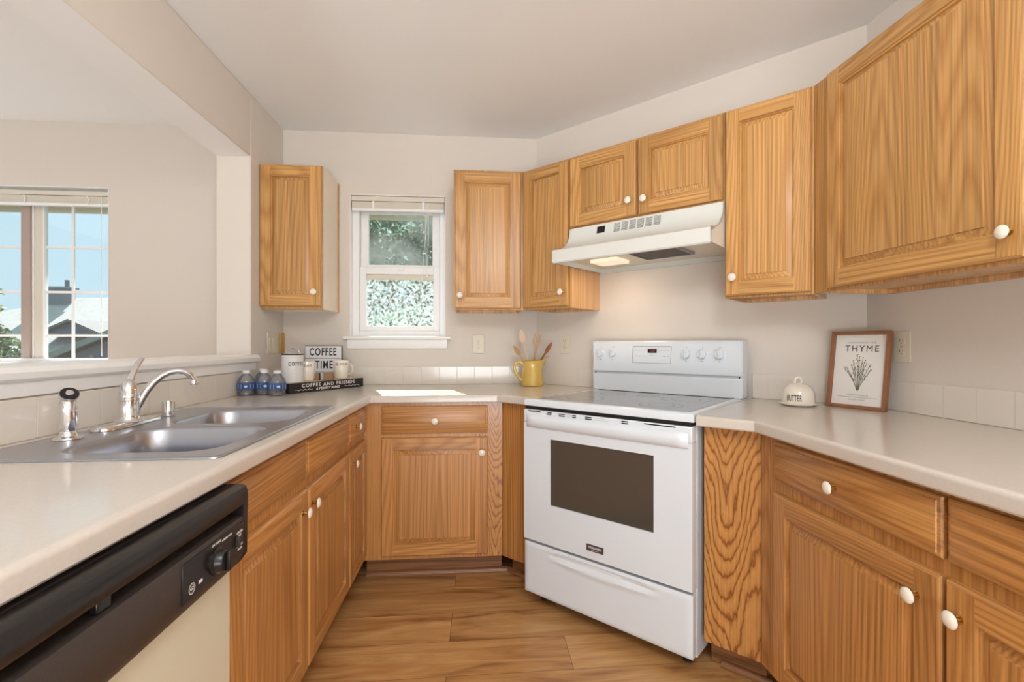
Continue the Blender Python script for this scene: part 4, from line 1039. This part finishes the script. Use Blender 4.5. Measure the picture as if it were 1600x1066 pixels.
# ------------------------------------------------------------------ pitcher with utensils
def pitcher():
    px, py = .318, 2.835
    r = thing('ceramic_pitcher', 'yellow glazed ceramic pitcher on the back worktop corner', 'pitcher', (px, py, ZT), 0)
    n = 40; prof = [(.060, 0), (.0645, .004), (.066, .012), (.0635, .04), (.060, .08), (.0575, .115), (.058, .135), (.060, .146)]
    Ls = []
    def ringp(rr, z, sp):
        l = []
        for k in range(n):
            a = 2*PI*k/n; c = max(0, math.cos(a)); f = c**6*sp
            l.append(((rr+f*.040)*math.cos(a), rr*math.sin(a), z+f*.020-(.006*(1-math.cos(a))/2 if sp > .5 else 0)))
        return l
    for i, (rr, z) in enumerate(prof): Ls.append(ringp(rr, z, max(0, (i-5)*.34)))
    Ls.append(ringp(.0615, .150, 1)); Ls.append(ringp(.0600, .1525, 1)); Ls.append(ringp(.0575, .150, 1)); Ls.append(ringp(.054, .13, .5)); Ls.append(ringp(.055, .08, 0)); Ls.append(ringp(.056, .008, 0))
    mb = MB().loops(Ls, cap0=True, cap1=True); mb.build('body', ['yellow_glaze'], r)
    pts = []
    for (x, z) in ((-.053, .128), (-.068, .140), (-.086, .142), (-.100, .132), (-.106, .112), (-.102, .088), (-.090, .064), (-.075, .046), (-.062, .036)): pts.append((x, -.008, z))
    MB().tube(pts, [.0085, .007, .0065, .0065, .0065, .0065, .0065, .007, .0085], 12, flat=1.3).build('handle', ['yellow_glaze'], r)
    return px, py
px, py = pitcher()
def spoon(label, foot, top, matn, wd=.024, ln=.07, thick=.006, name='wooden_spoon', slots=False, facing=(0, -1, 0)):
    f = Vector(foot); t = Vector(top); ax = (t-f).normalized(); L = (t-f).length
    r = thing(name, label, 'spatula' if slots else 'spoon', tuple(f)); fc = Vector(facing); side = ax.cross(fc).normalized(); fc = side.cross(ax).normalized()
    M = Matrix((( side.x, fc.x, ax.x, 0), (side.y, fc.y, ax.y, 0), (side.z, fc.z, ax.z, 0), (0, 0, 0, 1)))
    hl = L-ln
    h = MB().tube([(0, 0, 0), (0, 0, hl*.5), (0, 0, hl+.006)], [.005, .0048, .006], 10).xf(M); h.build('handle', [matn], r)
    b = MB()
    if not slots:
        Ls = []; K = 12
        for i in range(K+1):
            s_ = i/K; w_ = wd*math.sin(PI*(.06+.94*s_)**.75)**.6 if i < K else .002; w_ = max(w_, .006 if i < 2 else .002)
            z = hl+ln*s_; dish = .006*math.sin(PI*s_)
            Ls.append([(w_*math.cos(a), thick*.5*math.sin(a)-dish*(1-abs(math.cos(a)))*(1 if math.sin(a) > 0 else .6), z) for a in [2*PI*k/14 for k in range(14)]])
        b.loops(Ls, cap0=True)
    else:
        z0, z1 = hl, hl+ln; w_ = wd
        b.prism([(-.007, z0), (.007, z0), (w_, z0+ln*.3), (-w_, z0+ln*.3)], -thick/2, thick/2, axis=1)
        zz0, zz1 = z0+ln*.3, z1-.008
        for a, c in ((-w_, -w_*.6), (-w_*.3, -w_*.12), (w_*.12, w_*.3), (w_*.6, w_)): b.box(a, c, -thick/2, thick/2, zz0, zz1)
        b.box(-w_, w_, -thick/2, thick/2, zz1, z1)
    b.xf(M).build('head', [matn], r)
zf = ZT+.012
spoon('tallest pale wooden spoon in the yellow pitcher', (px+.006, py+.010, zf), (px-.068, py+.020, 1.246), 'wood_pale', .021, .080)
spoon('shorter leftmost wooden spoon in the yellow pitcher', (px+.038, py-.034, zf), (px-.112, py-.020, 1.152), 'wood_mid', .019, .065, facing=(.5, -.8, .3))
spoon('slotted wooden spatula in the yellow pitcher', (px-.004, py+.040, zf), (px+.036, py+.015, 1.220), 'wood_mid', .022, .080, name='slotted_spatula', slots=True)
spoon('dark brown wooden spoon leaning right in the pitcher', (px-.040, py-.012, zf), (px+.118, py-.004, 1.172), 'wood_dark', .013, .075, facing=(.3, -.9, .2))

# ------------------------------------------------------------------ butter dish, framed print
def butter():
    bx, by = 1.285, 1.842
    r = thing('butter_dish', 'white domed BUTTER dish beside the framed print', 'butter dish', (bx, by, ZT), 0)
    MB().lathe([(.001, 0), (.055, 0), (.068, .006), (.070, .010), (.066, .011), (.050, .008), (.001, .008)], 40).build('plate', ['ceramic_white'], r)
    d = MB().lathe([(.001, .0085), (.059, .0085), (.0605, .012), (.0595, .035), (.0575, .052), (.050, .070), (.036, .083), (.018, .089), (.001, .090)], 40).build('dome', ['ceramic_white'], r)
    c, s_ = .93, -.36
    pts = [((.013*math.cos(a)+.0)*c, .013*math.cos(a)*s_, .090+.018*math.sin(a)+.004) for a in [-.5+(PI+1.0)*i/14 for i in range(15)]]
    MB().tube(pts, .0045, 10).build('knob', ['ceramic_white'], d)
    t = MB(); a = face_ang(bx, by); vs, fs = wrap_text('BUTTER', .034, .0598, .032, a-.25, bold=.0001, sx=.42, spacing=1.1); t.add(vs, fs)
    t.build('lettering', ['ink'], d, smooth=False, fix=False)
butter()
def print_frame():
    ang = math.atan2(-.191, .083)
    r = bpy.data.objects.new('framed_print', None); C.objects.link(r); tag(r, 'brown wood framed THYME herb print leaning at the right corner', 'picture frame')
    r.location = (1.3865, 1.823, ZT+.001); r.rotation_euler = Matrix.Rotation(ang, 4, 'Z').to_3x3().to_4x4().to_euler()
    lean = math.atan2(.045, .295); r.rotation_euler = (Matrix.Rotation(ang, 4, 'Z') @ Matrix.Rotation(-lean, 4, 'X')).to_euler()
    w, h, d, fw = .2085, .300, .022, .013
    MB().box(0, fw, 0, d, 0, h).box(w-fw, w, 0, d, 0, h).box(fw, w-fw, 0, d, 0, fw).box(fw, w-fw, 0, d, h-fw, h).build('frame', ['walnut_frame'], r, bevel=.001)
    MB().box(fw, w-fw, .015, .020, fw, h-fw).build('print', ['paper'], r)
    y = .0147; cx_ = w/2
    t = MB(); add_text(t, 'THYME', .034, front_M(cx_+.004, .232, y), extrude=.0001, spacing=1.25, sx=.95)
    add_text(t, 'COMMON GARDEN HERB', .0075, front_M(cx_+.002, .256, y), m=1, extrude=.0001, spacing=1.2)
    add_text(t, 'THYMUS VULGARIS', .0075, front_M(cx_, .052, y), m=1, extrude=.0001, spacing=1.2)
    add_text(t, 'KITCHEN HERBS', .0065, front_M(cx_, .034, y), m=1, extrude=.0001, spacing=1.2)
    t.box(.035, w-.035, y-.0002, y, .0430, .0442, 1)
    t.build('lettering', ['ink', 'ink_grey'], r, smooth=False, fix=False)
    rnd = random.Random(3); s = MB()
    for k in range(11):
        a = (k-5)/5; tx, tz = cx_+a*.052+rnd.uniform(-.006, .006), .215-abs(a)*.055+rnd.uniform(-.012, .008); x0_, z0_ = cx_+a*.004, .068+abs(a)*.004
        pts = [(x0_+(tx-x0_)*(i/9)**1.4, y-.0004, z0_+(tz-z0_)*i/9) for i in range(10)]
        s.tube(pts, .0006, 4)
        for i in range(3, 30):
            q = .30+.70*i/30; bx_ = x0_+(tx-x0_)*q**1.4; bz_ = z0_+(tz-z0_)*q
            an = rnd.uniform(-1, 1)*1.2+(PI/2); l_ = rnd.uniform(.003, .0065); dx, dz = math.cos(an)*l_*(1 if i % 2 else -1), abs(math.sin(an))*l_*.6
            nx_, nz_ = -dz*.35, dx*.35
            s.add([(bx_, y-.0006, bz_), (bx_+dx*.5+nx_, y-.0006, bz_+dz*.5+nz_), (bx_+dx, y-.0006, bz_+dz), (bx_+dx*.5-nx_, y-.0006, bz_+dz*.5-nz_)], [(0, 1, 2, 3)], rnd.choice((0, 0, 1, 2)))
    s.build('herb_drawing', ['leaf_ink', 'ink_grey', 'ink'], r, smooth=False, fix=False)
print_frame()

# ------------------------------------------------------------------ outdoors
struct('ground', MB().box(-60, 40, 3.2, 90, -3.2, -3.1), ['grass'], smooth=False)
struct('roof_eave', MB().box(-6, 4, 3.141, 3.74, 2.10, 2.26), ['soffit'], smooth=False)
struct('wall_outside', MB().box(-4.7, 1.75, 3.1405, 3.16, -3.1, -.06), ['stucco'], smooth=False)
def house():
    r = thing('neighbour_house', 'grey shingled house with gables seen through the living room window', 'house', (-11, 15, -3.1))
    def loc(p): return (p[0]+11, p[1]-15, p[2]+3.1)
    m = MB(); m.box(-17+11, -5+11, .1, 6, 0, 4.0); m.build('wall', ['siding'], r, smooth=False)
    def slab(pts, th, name, mat):
        q = MB(); a = [loc(p) for p in pts]; b2 = [(p[0], p[1], p[2]-th) for p in a]
        q.loops([b2, a], cap0=True); return q.build(name, [mat], r, smooth=False)
    slab([(-18.5, 14.5, .95), (-4, 14.5, .95), (-4, 18, 2.77), (-13.85, 18, 2.77)], .12, 'main_roof', 'shingle_lifted')
    slab([(-18.5, 21.5, .95), (-18.5, 14.5, .95), (-13.85, 18, 2.77)], .12, 'hip_roof', 'shingle_lifted')
    c = MB().box(-14.38+11, -13.75+11, 17.4-15, 17.8-15, 5.2, 6.12).build('chimney', ['siding_pale'], r, smooth=False)
    MB().box(-14.45+11, -13.68+11, 17.33-15, 17.87-15, 6.12, 6.18).build('chimney_cap', ['fascia'], c)
    MB().box(-13.9+11, -13.82+11, 17.55-15, 17.65-15, 6.18, 6.42).build('flue', ['siding'], c)
    # dormer
    g_ = MB().prism([(-12.15+11, 1.45+3.1), (-10.75+11, 1.45+3.1), (-11.45+11, 1.78+3.1)], 14.7-15, 17-15, axis=1).build('dormer_gable', ['siding'], r, smooth=False)
    for sx in (-1, 1):
        p = [(-11.45, 14.55, 1.86), (-11.45+sx*.86, 14.55, 1.46), (-11.45+sx*.86, 17.2, 1.46), (-11.45, 17.2, 1.86)]
        if sx > 0: p = p[::-1]
        slab(p, .07, 'dormer_roof', 'shingle_dimmed')
    # front wing
    MB().prism([(-9.35+11, 0), (-6.1+11, 0), (-6.1+11, .95+3.1), (-7.7+11, 1.66+3.1), (-9.35+11, .95+3.1)], 12.1-15, 14.9-15, axis=1).build('wing_wall', ['siding'], r, smooth=False)
    slab([(-10.1, 11.9, .80), (-7.7, 11.9, 1.80), (-7.7, 15.5, 1.80), (-10.1, 15.5, .80)], .10, 'wing_roof', 'shingle_dimmed')
    slab([(-7.7, 11.9, 1.80), (-5.3, 11.9, .80), (-5.3, 15.5, .80), (-7.7, 15.5, 1.80)], .10, 'wing_roof', 'shingle_dimmed')
    for sx in (-1, 1):
        q = MB(); a = [(-7.7+11, 11.88-15, 1.80+3.1), (-7.7+11+sx*2.4, 11.88-15, .80+3.1), (-7.7+11+sx*2.4, 11.88-15, .66+3.1), (-7.7+11, 11.88-15, 1.66+3.1)]
        b2 = [(p[0], p[1]-.05, p[2]) for p in a]; q.loops([a, b2], cap0=True); q.build('rake_board', ['fascia'], r, smooth=False)
    MB().box(-9.0+11, -8.92+11, 12.04-15, 12.1-15, .5, 4.0).build('corner_trim', ['fascia'], r)
    MB().box(-14.5+11, -10.1+11, 14.38-15, 14.5-15, 3.80, 4.02).build('gutter', ['fascia'], r)
house()
def tree(name, label, loc, blobs, nleaf, size, matn, seed, trunk=(.12, 3.6)):
    rnd = random.Random(seed); r = thing(name, label, 'tree', loc)
    vs = []; fs = []
    for k in range(nleaf):
        bx_, by_, bz_, rx, rz = rnd.choice(blobs)
        th = rnd.uniform(0, 2*PI); ph = math.acos(rnd.uniform(-1, 1)); q = rnd.uniform(.25, 1)**.5
        c = Vector((bx_+rx*q*math.sin(ph)*math.cos(th), by_+rx*q*math.sin(ph)*math.sin(th), bz_+rz*q*math.cos(ph)))
        a = Vector((rnd.uniform(-1, 1), rnd.uniform(-1, 1), rnd.uniform(-1, 1))).normalized(); b2 = a.cross(Vector((rnd.uniform(-1, 1), rnd.uniform(-1, 1), rnd.uniform(-1, 1)))).normalized()
        s_ = size*rnd.uniform(.6, 1.4); o = len(vs)
        vs += [c-a*s_, c+b2*s_*.5, c+a*s_, c-b2*s_*.5]; fs.append((o, o+1, o+2, o+3))
    mb = MB(); mb.add(vs, fs); mb.build('foliage', [matn], r, smooth=False, fix=False)
    t = MB(); t.tube([(0, 0, 0), (.05, .02, trunk[1]*.5), (0, 0, trunk[1])], [trunk[0], trunk[0]*.8, trunk[0]*.4], 8)
    for (bx_, by_, bz_, rx, rz) in blobs: t.tube([(0, 0, max(.3, bz_*.6)), (bx_*.6, by_*.6, bz_*.85), (bx_, by_, bz_)], [trunk[0]*.4, trunk[0]*.25, trunk[0]*.1], 6)
    t.build('trunk', ['bark'], r)
tree('pine_tree', 'bushy green tree beside the grey house, left window', (-9.0, 9.6, -3.1), [(.1, 0, 3.5, 1.0, .9), (-.5, .2, 4.3, .7, .5), (.4, 0, 2.8, .8, .8), (-.5, .2, 4.95, .5, .12), (-.4, 0, 5.25, .55, .10), (-.8, .3, 5.7, .5, .2)], 8000, .075, 'leaf_dark', 4, trunk=(.14, 5))
tree('leafy_tree', 'leafy tree filling the upper pane of the small window', (-2.3, 12.5, -3.1), [(0, 0, 5.6, 2.2, 1.2), (2.0, .3, 6.6, 1.8, 1.1), (-1.9, .2, 6.6, 1.8, 1.1), (.3, .4, 7.6, 2.0, .9)], 12000, .10, 'leaf_green', 5, trunk=(.16, 4.6))
tree('leafy_shrub', 'pale green shrub filling the lower pane of the small window', (-.45, 4.75, -3.1), [(0, 0, 3.5, .8, .8), (-.9, 0, 3.3, .7, .8), (.9, 0, 3.4, .7, .8), (.1, 0, 4.25, .8, .40)], 9000, .05, 'leaf_green', 6, trunk=(.1, 4))
# globe lamp added out of view above the camera to brighten the ceiling
r = thing('added_globe_lamp', 'added globe lamp, unseen, brightens the kitchen ceiling', 'ceiling lamp', (.25, -.25, ZC-.001))
MB().lathe([(.001, 0), (.07, 0), (.065, -.02), (.015, -.03), (.012, -.17)][::-1], 28).build('base', ['trim_white'], r)
MB().lathe([(.04, -.17), (.09, -.19), (.14, -.25), (.155, -.32), (.14, -.39), (.09, -.45), (.03, -.47)][::-1], 32).build('lamp_shade', ['globe_glass'], r)
